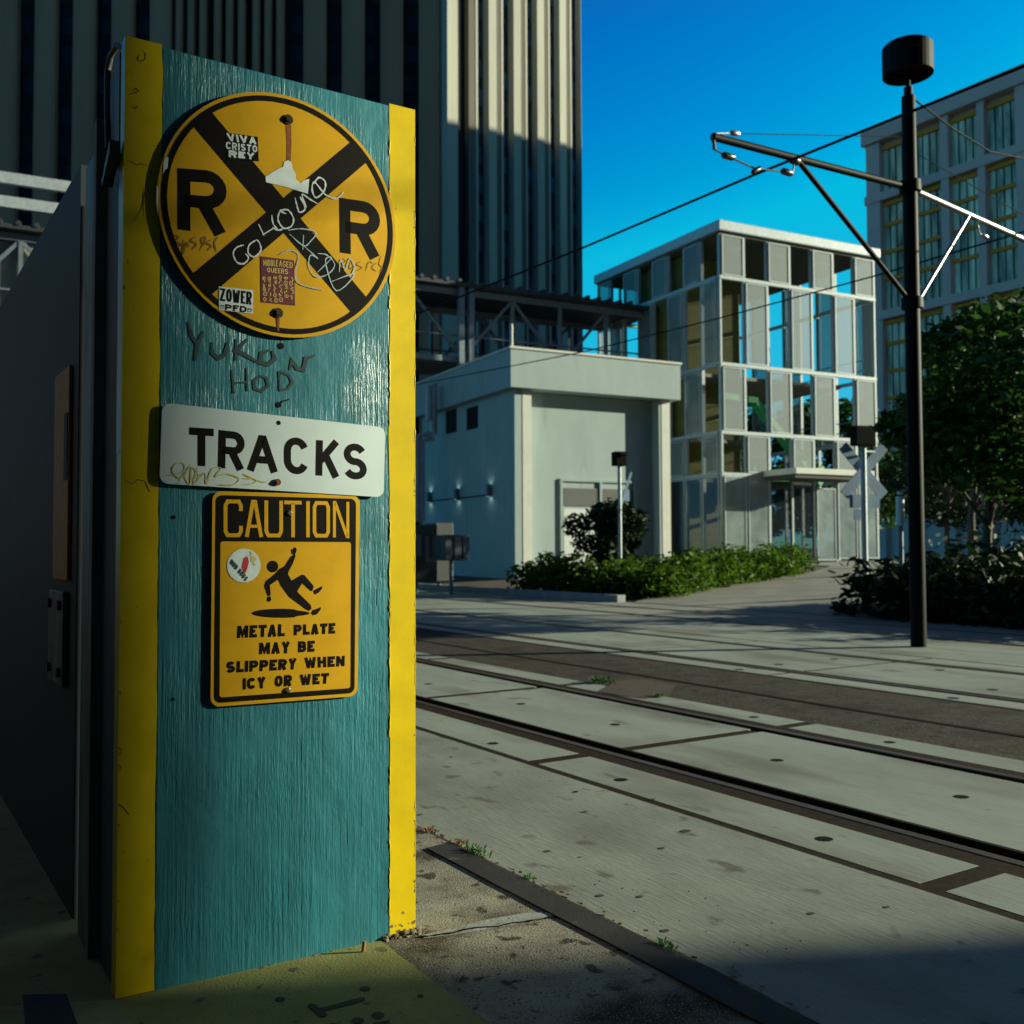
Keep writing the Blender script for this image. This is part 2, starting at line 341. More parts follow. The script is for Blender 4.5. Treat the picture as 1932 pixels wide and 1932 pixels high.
def stroke_text(mb, txt, q, wt, gap=.22, nrm=(0, -1, 0)):
    """capital letters drawn as mitred strokes of world width wt, filling quad q (TL, TR, BR, BL)"""
    q = [Vector(p) for p in q]; H_ = ((q[0]-q[3]).length+(q[1]-q[2]).length)/2; W_ = ((q[0]-q[1]).length+(q[3]-q[2]).length)/2
    ws = [WD.get(c, 1.0) if c != ' ' else .5 for c in txt]; tot = sum(ws)+gap*(len(txt)-1); x = 0; k = 0
    hy = wt/2/H_
    for c, w_ in zip(txt, ws):
        if c != ' ':
            x0, x1 = x/tot, (x+w_)/tot; hx = wt/2/W_
            a, b_ = (x0+hx, x1-hx) if c != 'I' or len(txt) == 1 else (x0, x1)
            for st in GL[c]:
                P = []
                for (px, py) in st:
                    yy = 0.0 if py == 'b' else 1.0 if py == 't' else hy+(1-2*hy)*py
                    if py in ('b', 't'): yy = 0.0 if py == 'b' else 1.0
                    P.append(bil(q, x0 if px == 'l' else x1 if px == 'r' else a+(b_-a)*px, yy)+Vector(nrm)*(.00012*k))
                mb.ribbon(P, wt, nrm); k = (k+1) % 3
        x += w_+gap
    return mb
# ------------------------------------------------------------------ world, sun, camera
SUNH = Vector((.903, -.429, 0)).normalized(); ELEV = R_(14)
SUN = SUNH*math.cos(ELEV)+Vector((0, 0, math.sin(ELEV)))
w = bpy.data.worlds.new("World"); scene.world = w; w.use_nodes = True
N = w.node_tree.nodes; L = w.node_tree.links
sky = N.new('ShaderNodeTexSky'); sky.sky_type = 'NISHITA'; sky.sun_disc = False
sky.sun_elevation = ELEV; sky.sun_rotation = math.atan2(SUNH.x, SUNH.y); sky.altitude = 0; sky.air_density = 1.0; sky.dust_density = .3; sky.ozone_density = 4.0
hs = N.new('ShaderNodeHueSaturation'); hs.inputs['Saturation'].default_value = 1.35; hs.inputs['Value'].default_value = 1.0
L.new(sky.outputs[0], hs.inputs['Color'])
# film-like sky response: deep blue overhead, cyan near the horizon
sp = N.new('ShaderNodeSeparateColor'); cbn = N.new('ShaderNodeCombineColor'); L.new(hs.outputs[0], sp.inputs[0])
def mth(op, a, v, clamp=None):
    m = N.new('ShaderNodeMath'); m.operation = op; L.new(a, m.inputs[0]); m.inputs[1].default_value = v; return m.outputs[0]
L.new(mth('MINIMUM', mth('MULTIPLY', sp.outputs[0], .30), 2.0), cbn.inputs[0])
L.new(mth('MINIMUM', mth('MULTIPLY', mth('POWER', sp.outputs[1], 2.5), 1.5), 3.4), cbn.inputs[1])
L.new(mth('MINIMUM', mth('MULTIPLY', sp.outputs[2], 1.49), 5.2), cbn.inputs[2])
tcw = N.new('ShaderNodeTexCoord'); sz_ = N.new('ShaderNodeSeparateXYZ'); L.new(tcw.outputs['Generated'], sz_.inputs[0])
el = N.new('ShaderNodeMapRange'); el.inputs['From Min'].default_value = .46; el.inputs['From Max'].default_value = .85; el.inputs['To Max'].default_value = .9
L.new(sz_.outputs['Z'], el.inputs['Value'])
zx = N.new('ShaderNodeMix'); zx.data_type = 'RGBA'; L.new(el.outputs['Result'], zx.inputs[0]); L.new(cbn.outputs[0], zx.inputs[6]); zx.inputs[7].default_value = (.30, .29, .28, 1)
L.new(zx.outputs[2], N['Background'].inputs['Color'])
N['Background'].inputs['Strength'].default_value = .088
sd = bpy.data.lights.new('sun', 'SUN'); sd.energy = 5.0; sd.angle = R_(.5); sd.color = (.98, .97, .70)
so = bpy.data.objects.new('sun', sd); COL.objects.link(so); so.rotation_euler = SUN.to_track_quat('Z', 'Y').to_euler(); so.location = (20, -20, 30)
cam = bpy.data.cameras.new('camera'); co = bpy.data.objects.new('camera', cam); COL.objects.link(co); scene.camera = co
cam.sensor_width = 36; cam.lens = 36*FPX/PX; cam.clip_end = 6000; cam.clip_start = .05
mat = Matrix((CR, CU, -CF)).transposed().to_4x4(); mat.translation = CC; co.matrix_world = mat
cam.dof.use_dof = True; cam.dof.focus_distance = 3.05; cam.dof.aperture_fstop = 5.0
scene.view_settings.view_transform = 'Standard'; scene.view_settings.look = 'None'
scene.view_settings.exposure = 0.7
scene.cycles.use_denoising = True

# ================================================================== PILLAR
FP = Fr(0, 0, 1.3628); FP.o = FP.n*3.032
def fp(c, x, y, off=0.0): return FP.on(1, -off, c(x, y))
PT = 2.757
X0, X1 = .549, 1.480
pil = thing('floodgate_pillar', 'teal concrete floodgate pillar with yellow edge bands, signs bolted to its face', 'pillar', fr=FP)
rnd = random.Random(4)
# concrete body: front face subdivided a little so that the arris is not dead straight
b = MB(); b.prism([(X0+.105, 0, 0.0), (1.386, 0, 0), (1.386, 0, PT-.012), (X0+.105, 0, PT-.004)], (0, .32, 0)); b.build('concrete_face', m_teal, pil, bevel=.004)
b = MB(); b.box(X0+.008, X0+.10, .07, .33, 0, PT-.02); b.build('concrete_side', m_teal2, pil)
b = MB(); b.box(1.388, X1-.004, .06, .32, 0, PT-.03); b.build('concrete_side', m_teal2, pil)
def wavy_band(x0, x1, ydep, z0, z1, seed, wav_left, wav_right):
    """painted steel angle: front strip with a hand-painted wavy inner edge, real thickness"""
    r = random.Random(seed); n = 90; L_, R2 = [], []
    a = b_ = 0
    for i in range(n+1):
        z = z0+(z1-z0)*i/n
        a = a*.7+r.uniform(-1, 1)*.0016; b_ = b_*.7+r.uniform(-1, 1)*.0016
        L_.append((x0+(a if wav_left else 0), z)); R2.append((x1+(b_ if wav_right else 0), z))
    mb = MB(); vs = []
    for (xl, z), (xr, _) in zip(L_, R2): vs += [(xl, -.0014, z), (xr, -.0014, z), (xl, ydep, z), (xr, ydep, z)]
    fs = []
    for i in range(n):
        k = 4*i
        fs += [(k, k+1, k+5, k+4), (k+1, k+3, k+7, k+5), (k+3, k+2, k+6, k+7), (k+2, k, k+4, k+6)]
    fs += [(0, 2, 3, 1), (4*n, 4*n+1, 4*n+3, 4*n+2)]
    return mb.add(vs, fs)
yb = wavy_band(X0, X0+.104, .062, .012, PT+.002, 1, False, True).build('edge_band', m_yellow, pil)
yb2 = wavy_band(1.3865, X1, .055, .020, PT-.006, 2, True, False).build('edge_band', m_yellow, pil)
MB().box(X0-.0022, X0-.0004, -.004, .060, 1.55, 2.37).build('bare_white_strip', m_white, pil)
# paint lip ridges along the teal/yellow line and chipped lower end
b = MB()
for i in range(34):
    z = rnd.uniform(.05, PT-.1); l = rnd.uniform(.02, .09)
    pts = [(1.3865+rnd.uniform(-.002, .002), -.0012, z+l*k/5) for k in range(6)]
    b.tube(pts, [.0004]+[rnd.uniform(.0009, .0022) for _ in range(4)]+[.0004], 6)
for i in range(24):
    z = rnd.uniform(.05, PT-.1); l = rnd.uniform(.015, .07)
    pts = [(X1-.001+rnd.uniform(-.0012, .0012), -.0010, z+l*k/5) for k in range(6)]
    b.tube(pts, [.0004]+[rnd.uniform(.0008, .0018) for _ in range(4)]+[.0004], 6)
b.build('paint_ridge', m_yellow, pil)
# chipped paint on the band arrises and small blisters, runs of thick paint
q = random.Random(19); b = MB()
def chip(x, z, r, sx=1.0):
    n_ = 7; b.poly([(x+r*sx*q.uniform(.5, 1.1)*math.cos(2*math.pi*k/n_), -.0019, z+r*q.uniform(.6, 1.3)*math.sin(2*math.pi*k/n_)) for k in range(n_)])
for i in range(22): chip(q.choice((X0+.004, X1-.004, X1-.003)), q.uniform(.03, PT-.05), q.uniform(.002, .006), .6)
for i in range(16): chip(q.uniform(1.395, X1-.004), .022+abs(q.gauss(0, .02)), q.uniform(.002, .007), 1.5)
for i in range(14): chip(q.uniform(X0+.01, X0+.095), q.uniform(.02, PT-.05), q.uniform(.0008, .0022))
b.build('paint_chip', M('chipped_primer', (.20, .15, .07), .9, var=.5, vs=40), pil)
b = MB()
for i in range(16):
    x, z, l = q.uniform(X0+.13, 1.37), q.uniform(.15, PT-.3), q.uniform(.04, .2)
    b.tube([(x, .0002, z), (x+q.uniform(-.002, .002), -.0002, z-l*.5), (x, .0, z-l), (x, .0, z-l-.004)], [.0003, .0007, .0012, .0002], 6)
b.build('paint_run', m_teal, pil)
# broken mortar foot
b = MB()
def lump(mb, c, r, seed, sq=(1, 1, 1)):
    q = random.Random(seed); bm = bmesh.new(); bmesh.ops.create_icosphere(bm, subdivisions=2, radius=1)
    vs = []
    for v in bm.verts:
        k = 1+q.uniform(-.25, .25); vs.append((c[0]+v.co.x*r*k*sq[0], c[1]+v.co.y*r*k*sq[1], c[2]+v.co.z*r*k*sq[2]))
    fs = [[v.index for v in f.verts] for f in bm.faces]; bm.free(); mb.add(vs, fs)
for i in range(46):
    x = rnd.uniform(1.37, X1+.01); lump(b, (x, rnd.uniform(-.012, .004), rnd.uniform(.0, .022)), rnd.uniform(.004, .011), i, (1.3, .8, .8))
for i in range(70):
    x = rnd.uniform(X0, 1.38); lump(b, (x, rnd.uniform(-.006, .0), rnd.uniform(-.004, .006)), rnd.uniform(.004, .010), 100+i, (1.8, .7, .7))
b.build('broken_mortar', M('crumbled_mortar', (.16, .13, .08), .95, var=.5, vs=40), pil)
# hairline cracks and scratches on the left band
b = MB()
for pts in ([(690, 1750), (745, 1770), (790, 1800), (850, 1785), (930, 1815)], [(690, 905), (730, 880), (790, 870), (825, 845), (780, 815), (745, 850)],
            [(720, 1040), (770, 1075), (800, 1045), (825, 1080)], [(850, 330), (910, 365), (900, 440), (850, 470), (800, 440), (840, 370)], [(850, 470), (855, 510)], [(930, 190), (940, 230)], [(890, 215), (930, 205)]):
    b.ribbon([fp(cT, x, y, .0020) for x, y in pts], [.0008]+[.0024]*(len(pts)-2)+[.0008], (0, -1, 0), .0003)
cK = crop(0, 1900, 1.38)
for pts in ([(690, 30), (730, 50), (760, 25), (800, 35), (825, 90)], [(645, 1505), (668, 1512), (672, 1535), (655, 1548)], [(648, 1600), (668, 1608), (660, 1630)], [(652, 1815), (680, 1832), (712, 1875)]):
    b.ribbon([fp(cK, x, y, .0020) for x, y in pts], .0022, (0, -1, 0), .0003)
for pts in ([(805, 640), (790, 760), (750, 880), (690, 950)], ):
    b.ribbon([fp(crop(0, 0, 1.887), 1110+(x-805)*.9, 1300+(y-640)*1.2, .0020) for x, y in pts], .0012, (0, -1, 0), .0003)
b.build('paint_crack', m_crack, pil)
# painted words YUKON HOD in dark worn marker, brush marks
b = MB()
YK = [[(405, 1590), (430, 1680), (462, 1735)], [(505, 1650), (465, 1735), (450, 1840)], [(560, 1720), (562, 1790), (600, 1825), (645, 1800), (662, 1720)],
      [(715, 1700), (712, 1840)], [(790, 1700), (715, 1775), (770, 1800), (855, 1850)], [(935, 1770), (880, 1790), (870, 1850), (920, 1865), (965, 1830), (950, 1775)],
      [(1060, 1900), (1075, 1840), (1110, 1890), (1150, 1900), (1165, 1825), (1225, 1805)]]
for st in YK:
    b.ribbon([fp(cA, x, y, .0016) for x, y in st], [.006]+[.013]*(len(st)-2)+[.007], (0, -1, 0), .0006)
cH = crop(500, 1500, 1.38)
for st in [[(590, -30), (600, 100)], [(672, -40), (675, 90)], [(600, 45), (672, 40)], [(745, 5), (712, 30), (715, 75), (755, 90), (790, 60), (780, 15), (745, 5)], [(850, -20), (855, 85)], [(850, -20), (905, 0), (925, 40), (900, 75), (855, 85)]]:
    b.ribbon([fp(cH, x, y, .0016) for x, y in st], [.006]+[.009]*(len(st)-2)+[.006], (0, -1, 0), .0006)
b.build('graffiti', m_darkmark, pil, label='faded dark marker words on teal paint')
# bolt holes & fixing stubs in the teal face
b = MB()
for (x, y, r) in ((1005, 1745, .010),):
    b.disc(fp(cA, x, y, .0017), r, (1, 0, 0), (0, 0, 1), 14)
for (x, y, r) in ((848, 165, .009), (268, 785, .006), (265, 1790, .005)):
    b.disc(fp(cB, x, y, .0017), r, (1, 0, 0), (0, 0, 1), 14)
b.ribbon([fp(cB, x, y, .0018) for x, y in [(850, 165), (870, 145), (905, 135)]], .004, (0, -1, 0), .0003)
b.build('bolt_hole', m_black, pil)
# hook of bent bar and plate on the left flank
b = MB(); b.tube([(X0+.01, .045, PT-.015), (X0-.005, .10, PT+.015), (X0-.010, .17, PT+.012), (X0-.014, .20, PT-.03), (X0-.014, .20, PT-.12), (X0-.012, .185, PT-.27)], .009, 10)
b.build('bent_bar_hook', m_steel, pil)
b = MB(); b.box(X0-.003, X0+.003, .063, .16, PT-.34, PT-.02); b.prism([(X0-.004, .03, PT-.30), (X0-.004, .16, PT-.38), (X0-.004, .15, PT-.40), (X0-.004, .03, PT-.335)], (-.03, 0, 0)); b.build('flank_bracket', m_steel, pil)
# ---------------------------------------------------------------- signs
def rrect(x0, x1, z0, z1, r, n=8):
    pts = []
    for cx, cz, a0 in ((x1-r, z1-r, 0), (x0+r, z1-r, 90), (x0+r, z0+r, 180), (x1-r, z0+r, 270)):
        for i in range(n+1):
            a = R_(a0+90*i/n); pts.append((cx+r*math.cos(a), cz+r*math.sin(a)))
    return pts
def quad_r(q, r, n=8):
    """rounded quad through four 3D corners TL TR BR BL"""
    pts = []
    for i in range(4):
        p = q[i]; a = (q[i-1]-p).normalized(); c = (q[(i+1) % 4]-p).normalized()
        p0 = p+a*r; p1 = p+c*r; o = p+(a+c)*r
        for k in range(n+1):
            t = R_(90*k/n); pts.append(o-c*r*math.cos(t)-a*r*math.sin(t) if False else o+(p0-o)*math.cos(t)+(p1-o)*math.sin(t))
    return pts
SF = .016       # front of the sign plates, in front of the concrete
# --- round crossing sign
CX, CZ, RR = 1.0206, 2.3065, .381
t = thing('railroad_crossing_sign', 'large round yellow sign with black X and two letters R, covered in stickers', 'sign', loc=FP.wld((CX, 0, CZ)), al=1.3628)
def rs(c, x, y, off): p = FP.on(1, -off, c(x, y)); return p-Vector((CX, 0, CZ))
b = MB(); n = 72
ring = [Vector((RR*math.cos(2*math.pi*k/n), -SF, RR*math.sin(2*math.pi*k/n))) for k in range(n)]
b.prism(ring[::-1], (0, .003, 0)); b.build('sign_plate', m_sign, t)
b = MB(); b.disc((0, -SF-.0012, 0), RR*.972, (1, 0, 0), (0, 0, 1), 72, RR*.928); b.build('border_ring', m_black, t)
b = MB()
b.poly([rs(cA, x, y, SF+.0006) for x, y in ((430, 320), (550, 228), (1560, 1437), (1462, 1535))])
b.poly([rs(cA, x, y, SF+.0009) for x, y in ((1455, 430), (1562, 556), (550, 1420), (424, 1290))])
b.build('black_cross', m_black, t)
for q in (((338, 600), (652, 622), (660, 1030), (338, 994)), ((1380, 790), (1640, 826), (1648, 1183), (1384, 1143))):
    b = MB(); stroke_text(b, 'R', [rs(cA, x, y, SF+.0006) for x, y in q], .0375); b.build('letter', m_black, t)
for (x, y) in ((1050, 288), (985, 1533)):
    b = MB(); c = rs(cA, x, y, SF)
    b.tube([c, c+Vector((0, -.004, 0))], .0155, 20); b.tube([c+Vector((0, -.004, 0)), c+Vector((0, -.009, 0))], .009, 6)
    b.build('bolt', m_bolt, t)
b = MB()
b.poly([rs(cA, x, y, SF+.0007) for x, y in ((1035, 320), (1070, 322), (1072, 440), (1068, 560), (1040, 560), (1042, 430))]); b.build('rust_streak', m_rust, t); b = MB()
b.poly([rs(cA, x, y, SF+.0014) for x, y in ((975, 1565), (996, 1565), (993, 1650), (983, 1650))]); b.build('rust_streak', m_rust, t)
b = MB(); b.poly([rs(cA, x, y, SF+.0016) for x, y in ((905, 655), (950, 625), (985, 605), (1020, 590), (1025, 560), (1050, 548), (1070, 560), (1080, 600), (1100, 640), (1100, 672), (1130, 697), (1150, 680), (1187, 668), (1183, 715), (1178, 765), (1040, 722), (908, 690))])
b.build('torn_sticker', m_stwhite, t)
def sticker(quad, mat_, lab, off=.0014):
    b = MB(); b.prism([rs(cA, x, y, SF+off) for x, y in quad], (0, .0008, 0)); return b.build('sticker', mat_, t, label=lab)
s = sticker(((648, 370), (855, 398), (862, 555), (655, 545)), m_black, 'black square sticker with white block words')
b = MB()
stroke_text(b, 'VIVA', [rs(cA, x, y, SF+.002) for x, y in ((650, 373), (848, 402), (848, 447), (664, 424))], .0068, .14)
stroke_text(b, 'CRISTO', [rs(cA, x, y, SF+.002) for x, y in ((650, 428), (852, 455), (852, 499), (650, 476))], .0048)
stroke_text(b, 'REY', [rs(cA, x, y, SF+.002) for x, y in ((668, 482), (836, 504), (832, 545), (668, 528))], .0068, .14)
b.build('lettering', m_stwhite, s)
s = sticker(((605, 1361), (826, 1386), (823, 1538), (605, 1512)), m_stwhite, 'white sticker with black words and two small crowns')
b = MB()
stroke_text(b, 'ZOWER', [rs(cA, x, y, SF+.002) for x, y in ((612, 1372), (818, 1397), (816, 1480), (612, 1453))], .0060, .2)
stroke_text(b, 'PFD', [rs(cA, x, y, SF+.002) for x, y in ((645, 1475), (785, 1490), (782, 1530), (645, 1513))], .0050, .2)
for cx, cy in ((625, 1490), (803, 1512)):
    b.ribbon([rs(cA, cx+x, cy+y, SF+.002) for x, y in ((-10, 12), (-13, -8), (-5, 0), (0, -12), (5, 0), (13, -7), (10, 12), (-10, 12))], .0014, (0, -1, 0), .0003)
b.build('lettering', m_black, s)
s = sticker(((873, 1167), (1090, 1194), (1096, 1484), (878, 1463)), m_maroon, 'dark maroon sticker with yellow doodles and two lines of words')
b = MB()
def arc_text(mb, txt, q0, q1, q2, q3):
    stroke_text(mb, txt, [rs(cA, *p, SF+.002) for p in (q0, q1, q2, q3)], .0024, .22)
arc_text(b, 'MIDDLE', (890, 1190), (985, 1192), (985, 1232), (892, 1228)); arc_text(b, 'AGED', (992, 1192), (1080, 1208), (1078, 1244), (992, 1232))
arc_text(b, 'QUEERS', (915, 1240), (1050, 1250), (1050, 1284), (915, 1268))
q = random.Random(8)
for i in range(34):
    cx = 897+(i % 6)*35+q.uniform(-6, 6); cy = 1300+(i//6)*28+q.uniform(-6, 6)+(i % 6)*3
    if q.random() < .5:
        rx, rz = q.uniform(5, 13), q.uniform(6, 14)
        b.ribbon([rs(cA, cx+rx*math.cos(k*.9), cy+rz*math.sin(k*.9), SF+.002) for k in range(8)], .0019, (0, -1, 0), .0005)
        b.disc(rs(cA, cx, cy, SF+.0026), .0016, (1, 0, 0), (0, 0, 1), 8)
    else:
        b.ribbon([rs(cA, cx+q.uniform(-12, 12), cy-13+5*k, SF+.002) for k in range(6)], .0019, (0, -1, 0), .0005)
b.build('lettering', m_stgold, s)
def strokes(name, mat_, tt, fn, c, sts, wd, off, lab=None):
    b = MB()
    for st in sts:
        P = []
        for i in range(len(st)-1):       # Catmull-Rom smoothing of the pen line
            p0, p1, p2, p3 = st[max(i-1, 0)], st[i], st[i+1], st[min(i+2, len(st)-1)]
            for k in range(5):
                u = k/5; P.append(tuple(.5*(2*p1[j]+(p2[j]-p0[j])*u+(2*p0[j]-5*p1[j]+4*p2[j]-p3[j])*u*u+(3*p1[j]-p0[j]-3*p2[j]+p3[j])*u**3) for j in (0, 1)))
        P.append(st[-1])
        q = random.Random(len(st)); W_ = [wd*q.uniform(.6, 1.25)*(.55 if k < 2 or k > len(P)-3 else 1) for k in range(len(P))]
        b.ribbon([fn(c, x, y, off) for x, y in P], W_, (0, -1, 0), .0008)
    return b.build(name, mat_, tt, label=lab)
strokes('marker_scrawl', m_chalk, t, rs, cA, [
    [(765, 1095), (720, 1110), (697, 1150), (720, 1205), (765, 1215), (795, 1180), (775, 1150)], [(800, 1150), (830, 1180)], [(850, 1060), (800, 1095), (795, 1150), (835, 1170), (875, 1130), (865, 1080), (845, 1060)],
    [(860, 960), (895, 1035)], [(945, 900), (955, 960), (990, 1000)], [(885, 1030), (960, 985)], [(950, 980), (985, 1000), (1020, 990)], [(1000, 870), (985, 930), (1020, 985), (1070, 975), (1085, 925), (1050, 870), (1000, 875), (1040, 895)],
    [(1095, 790), (1110, 850), (1125, 885), (1160, 860), (1130, 790), (1165, 850), (1140, 770), (1190, 800), (1240, 830)], [(1215, 700), (1250, 660), (1290, 690), (1280, 750), (1230, 790), (1205, 740), (1220, 690), (1290, 770), (1360, 795), (1408, 755)]], .0052, SF+.0017, 'white marker scrawl across the black cross')
strokes('marker_scrawl', m_bluem, t, rs, cA, [
    [(1050, 1000), (1140, 990), (1230, 1015), (1195, 1070), (1150, 1100), (1060, 1025)], [(1150, 1030), (1145, 1125)], [(1150, 1100), (1240, 1180), (1195, 1160), (1185, 1230), (1230, 1300), (1310, 1280), (1350, 1220), (1300, 1160), (1240, 1150)],
    [(1240, 1270), (1330, 1180), (1290, 1200), (1360, 1390), (1480, 1280), (1330, 1330)], [(1380, 1270), (1390, 1190), (1420, 1250), (1450, 1180), (1480, 1240), (1450, 1300)], [(990, 1160), (1060, 1130), (1120, 1160), (1100, 1260), (1110, 1330), (1180, 1365), (1280, 1385)]], .0038, SF+.0020, 'pale blue marker scrawl at lower right')
strokes('marker_scrawl', m_tag, t, rs, cA, [
    [(310, 1030), (345, 1045), (320, 1070), (360, 1090), (335, 1110)], [(375, 1060), (368, 1155), (395, 1080), (410, 1110)], [(455, 1040), (420, 1065), (460, 1090), (430, 1125)], [(480, 1130), (520, 1050), (490, 1060), (510, 1100)], [(560, 1060), (520, 1080), (555, 1100), (530, 1130)], [(600, 1040), (575, 1080), (590, 1140)]], .0055, SF+.0007, 'brown tag under the left letter')
strokes('marker_scrawl', m_tag, t, rs, cA, [
    [(1400, 1180), (1420, 1200), (1395, 1215), (1430, 1240)], [(1450, 1200), (1445, 1250), (1480, 1230)], [(1520, 1200), (1490, 1220), (1525, 1240), (1495, 1260)], [(1550, 1260), (1570, 1205), (1600, 1215)], [(1620, 1210), (1590, 1240), (1620, 1265)], [(1650, 1165), (1635, 1215), (1655, 1240), (1640, 1275)]], .0032, SF+.0007, 'faint brown tag under the right letter')
b = MB(); b.poly([rs(cA, x, y, SF+.0016) for x, y in ((262, 525), (280, 530), (275, 600), (258, 610), (245, 640), (248, 560))]); b.poly([rs(cA, x, y, SF+.0016) for x, y in ((205, 700), (214, 735), (212, 900), (200, 820))]); b.build('chipped_edge', m_stwhite, t)
# --- TRACKS plate
TQ = [(206, 152), (1438, 290), (1428, 675), (190, 598)]
c0 = FP.on(1, 0, cB(815, 420))
t = thing('tracks_plate', 'white rectangular plate reading TRACKS under the round sign', 'sign', loc=FP.wld((c0.x, 0, c0.z)), al=1.3628)
def ts(c, x, y, off): return FP.on(1, -off, c(x, y))-Vector((c0.x, 0, c0.z))
b = MB(); b.prism(quad_r([ts(cB, x, y, SF) for x, y in TQ], .026)[::-1], (0, .003, 0)); b.build('sign_plate', m_white, t)
b = MB()
LET = [('T', ((355, 288), (490, 297), (490, 508), (355, 497))), ('R', ((518, 303), (660, 318), (662, 525), (512, 513))), ('A', ((672, 325), (845, 340), (845, 540), (672, 526))),
       ('C', ((878, 338), (1014, 352), (1014, 555), (878, 540))), ('K', ((1056, 358), (1188, 370), (1185, 567), (1052, 553))), ('S', ((1208, 372), (1333, 385), (1336, 582), (1206, 570)))]
for ch, q in LET: stroke_text(b, ch, [ts(cB, x, y, SF+.0006) for x, y in q], .0222)
b.build('lettering', m_black, t)
for (x, y, r) in ((848, 264, .007),):
    b = MB(); b.disc(ts(cB, x, y, SF+.0006), r, (1, 0, 0), (0, 0, 1), 14); b.build('bolt_hole', m_black, t)
b = MB(); c = ts(cB, 840, 592, SF); b.tube([c, c+Vector((0, -.006, 0))], .0105, 16); b.tube([c+Vector((0, -.006, 0)), c+Vector((0, -.010, 0))], .006, 6); b.build('bolt', m_rust, t)
strokes('marker_scrawl', m_ytag, t, ts, cB, [[(225, 553), (290, 548), (330, 520), (320, 488), (280, 490), (262, 530), (300, 570), (330, 540)], [(290, 600), (360, 500), (330, 560), (360, 600), (370, 510), (410, 560), (350, 570)], [(400, 510), (380, 600), (440, 540), (450, 600), (480, 520), (530, 515), (500, 560), (560, 545), (630, 570), (600, 605), (515, 605)], [(650, 570), (700, 570), (660, 550), (740, 585), (785, 590)], [(650, 605), (700, 600), (740, 580)]], .0042, SF+.0011, 'yellow marker tag at lower left')
# --- CAUTION sign
CQ = [(483, 640), (1296, 664), (1284, 1772), (472, 1834)]
c0c = FP.on(1, 0, cB(880, 1230))
t = thing('caution_sign', 'yellow CAUTION slippery metal plate sign with falling figure', 'sign', loc=FP.wld((c0c.x, 0, c0c.z)), al=1.3628)
def cs(c, x, y, off): return FP.on(1, -off, c(x, y))-Vector((c0c.x, 0, c0c.z))
SC = .012
b = MB(); b.prism(quad_r([cs(cB, x, y, SC) for x, y in CQ], .028)[::-1], (0, .003, 0)); b.build('sign_plate', m_sign, t)
# black frame: outer rounded quad minus inner panel
outer = quad_r([cs(cB, x, y, SC+.0006) for x, y in ((501, 662), (1276, 684), (1267, 1755), (491, 1812))], .020, 6)
inner = quad_r([cs(cB, x, y, SC+.0006) for x, y in ((527, 918), (1250, 922), (1246, 1728), (522, 1780))], .008, 6)
b = MB(); n = len(outer)
b.add(outer+inner, [(k, (k+1) % n, n+(k+1) % n, n+k) for k in range(n)]); b.build('black_border', m_black, t)
# octagonal stroked letters of CAUTION
b = MB()
def glyph(st, q, wd):
    Q = [cs(cB, x, y, SC+.0012) for x, y in q]
    for s_, cl in st: b.ribbon([bil(Q, x, y) for x, y in s_], wd, (0, -1, 0), 0, cl)
W = .0115
def lq(x0, x1, i):      # letter box on the header, slightly falling to the right
    def yt(x): return 697+(x-545)*.018
    def yb_(x): return 884+(x-545)*.006
    return ((x0, yt(x0)), (x1, yt(x1)), (x1, yb_(x1)), (x0, yb_(x0)))
glyph([([(1, .72), (1, .88), (.86, 1), (.14, 1), (0, .88), (0, .12), (.14, 0), (.86, 0), (1, .12), (1, .28)], False)], lq(555, 640, 0), W)
glyph([([(0, -.05), (.42, 1), (.58, 1), (1, -.05)], False)], lq(672, 752, 1), W)
glyph([([(1-.76, .27), (.76, .27)], False)], lq(672, 752, 1), W*.8)
glyph([([(0, 1.05), (0, .12), (.14, 0), (.86, 0), (1, .12), (1, 1.05)], False)], lq(780, 862, 2), W)
glyph([([(0, 1), (1, 1)], False), ([(.5, .97), (.5, -.05)], False)], lq(880, 975, 3), W)
glyph([([(.5, 1.05), (.5, -.05)], False)], lq(1000, 1020, 4), W)
glyph([([(.14, 1), (.86, 1), (1, .88), (1, .12), (.86, 0), (.14, 0), (0, .12), (0, .88)], True)], lq(1046, 1122, 5), W)
glyph([([(0, -.05), (0, 1.02), (.06, 1.02), (.94, -.02), (1, -.02), (1, 1.05)], False)], lq(1156, 1230, 6), W*.85)
b.build('header_lettering', m_sign, t)
b = MB()
for txt, q in (('METAL', ((622, 1384), (885, 1374), (882, 1442), (618, 1452))), ('PLATE', ((932, 1379), (1162, 1368), (1160, 1427), (932, 1437))), ('MAY', ((742, 1478), (912, 1472), (910, 1536), (740, 1542))), ('BE', ((956, 1470), (1048, 1466), (1046, 1527), (955, 1531))),
               ('SLIPPERY', ((560, 1582), (950, 1564), (946, 1624), (558, 1645))), ('WHEN', ((990, 1560), (1214, 1549), (1212, 1607), (994, 1620))), ('ICY', ((652, 1674), (778, 1666), (776, 1728), (652, 1736))), ('OR', ((828, 1660), (924, 1654), (920, 1716), (826, 1722))), ('WET', ((964, 1654), (1128, 1644), (1122, 1703), (968, 1714)))):
    stroke_text(b, txt, [cs(cB, x, y, SC+.0006) for x, y in q], .0098, .17)
b.build('lettering', m_black, t)
b = MB()
def cp(pts): b.poly([cs(cB, x, y, SC+.0006) for x, y in pts])
c = cs(cB, 815, 1057, SC+.0006); b.disc(c, (cs(cB, 846, 1057, SC)-cs(cB, 784, 1057, SC)).x/2*1.02, (1, 0, 0), (0, 0, 1), 28)
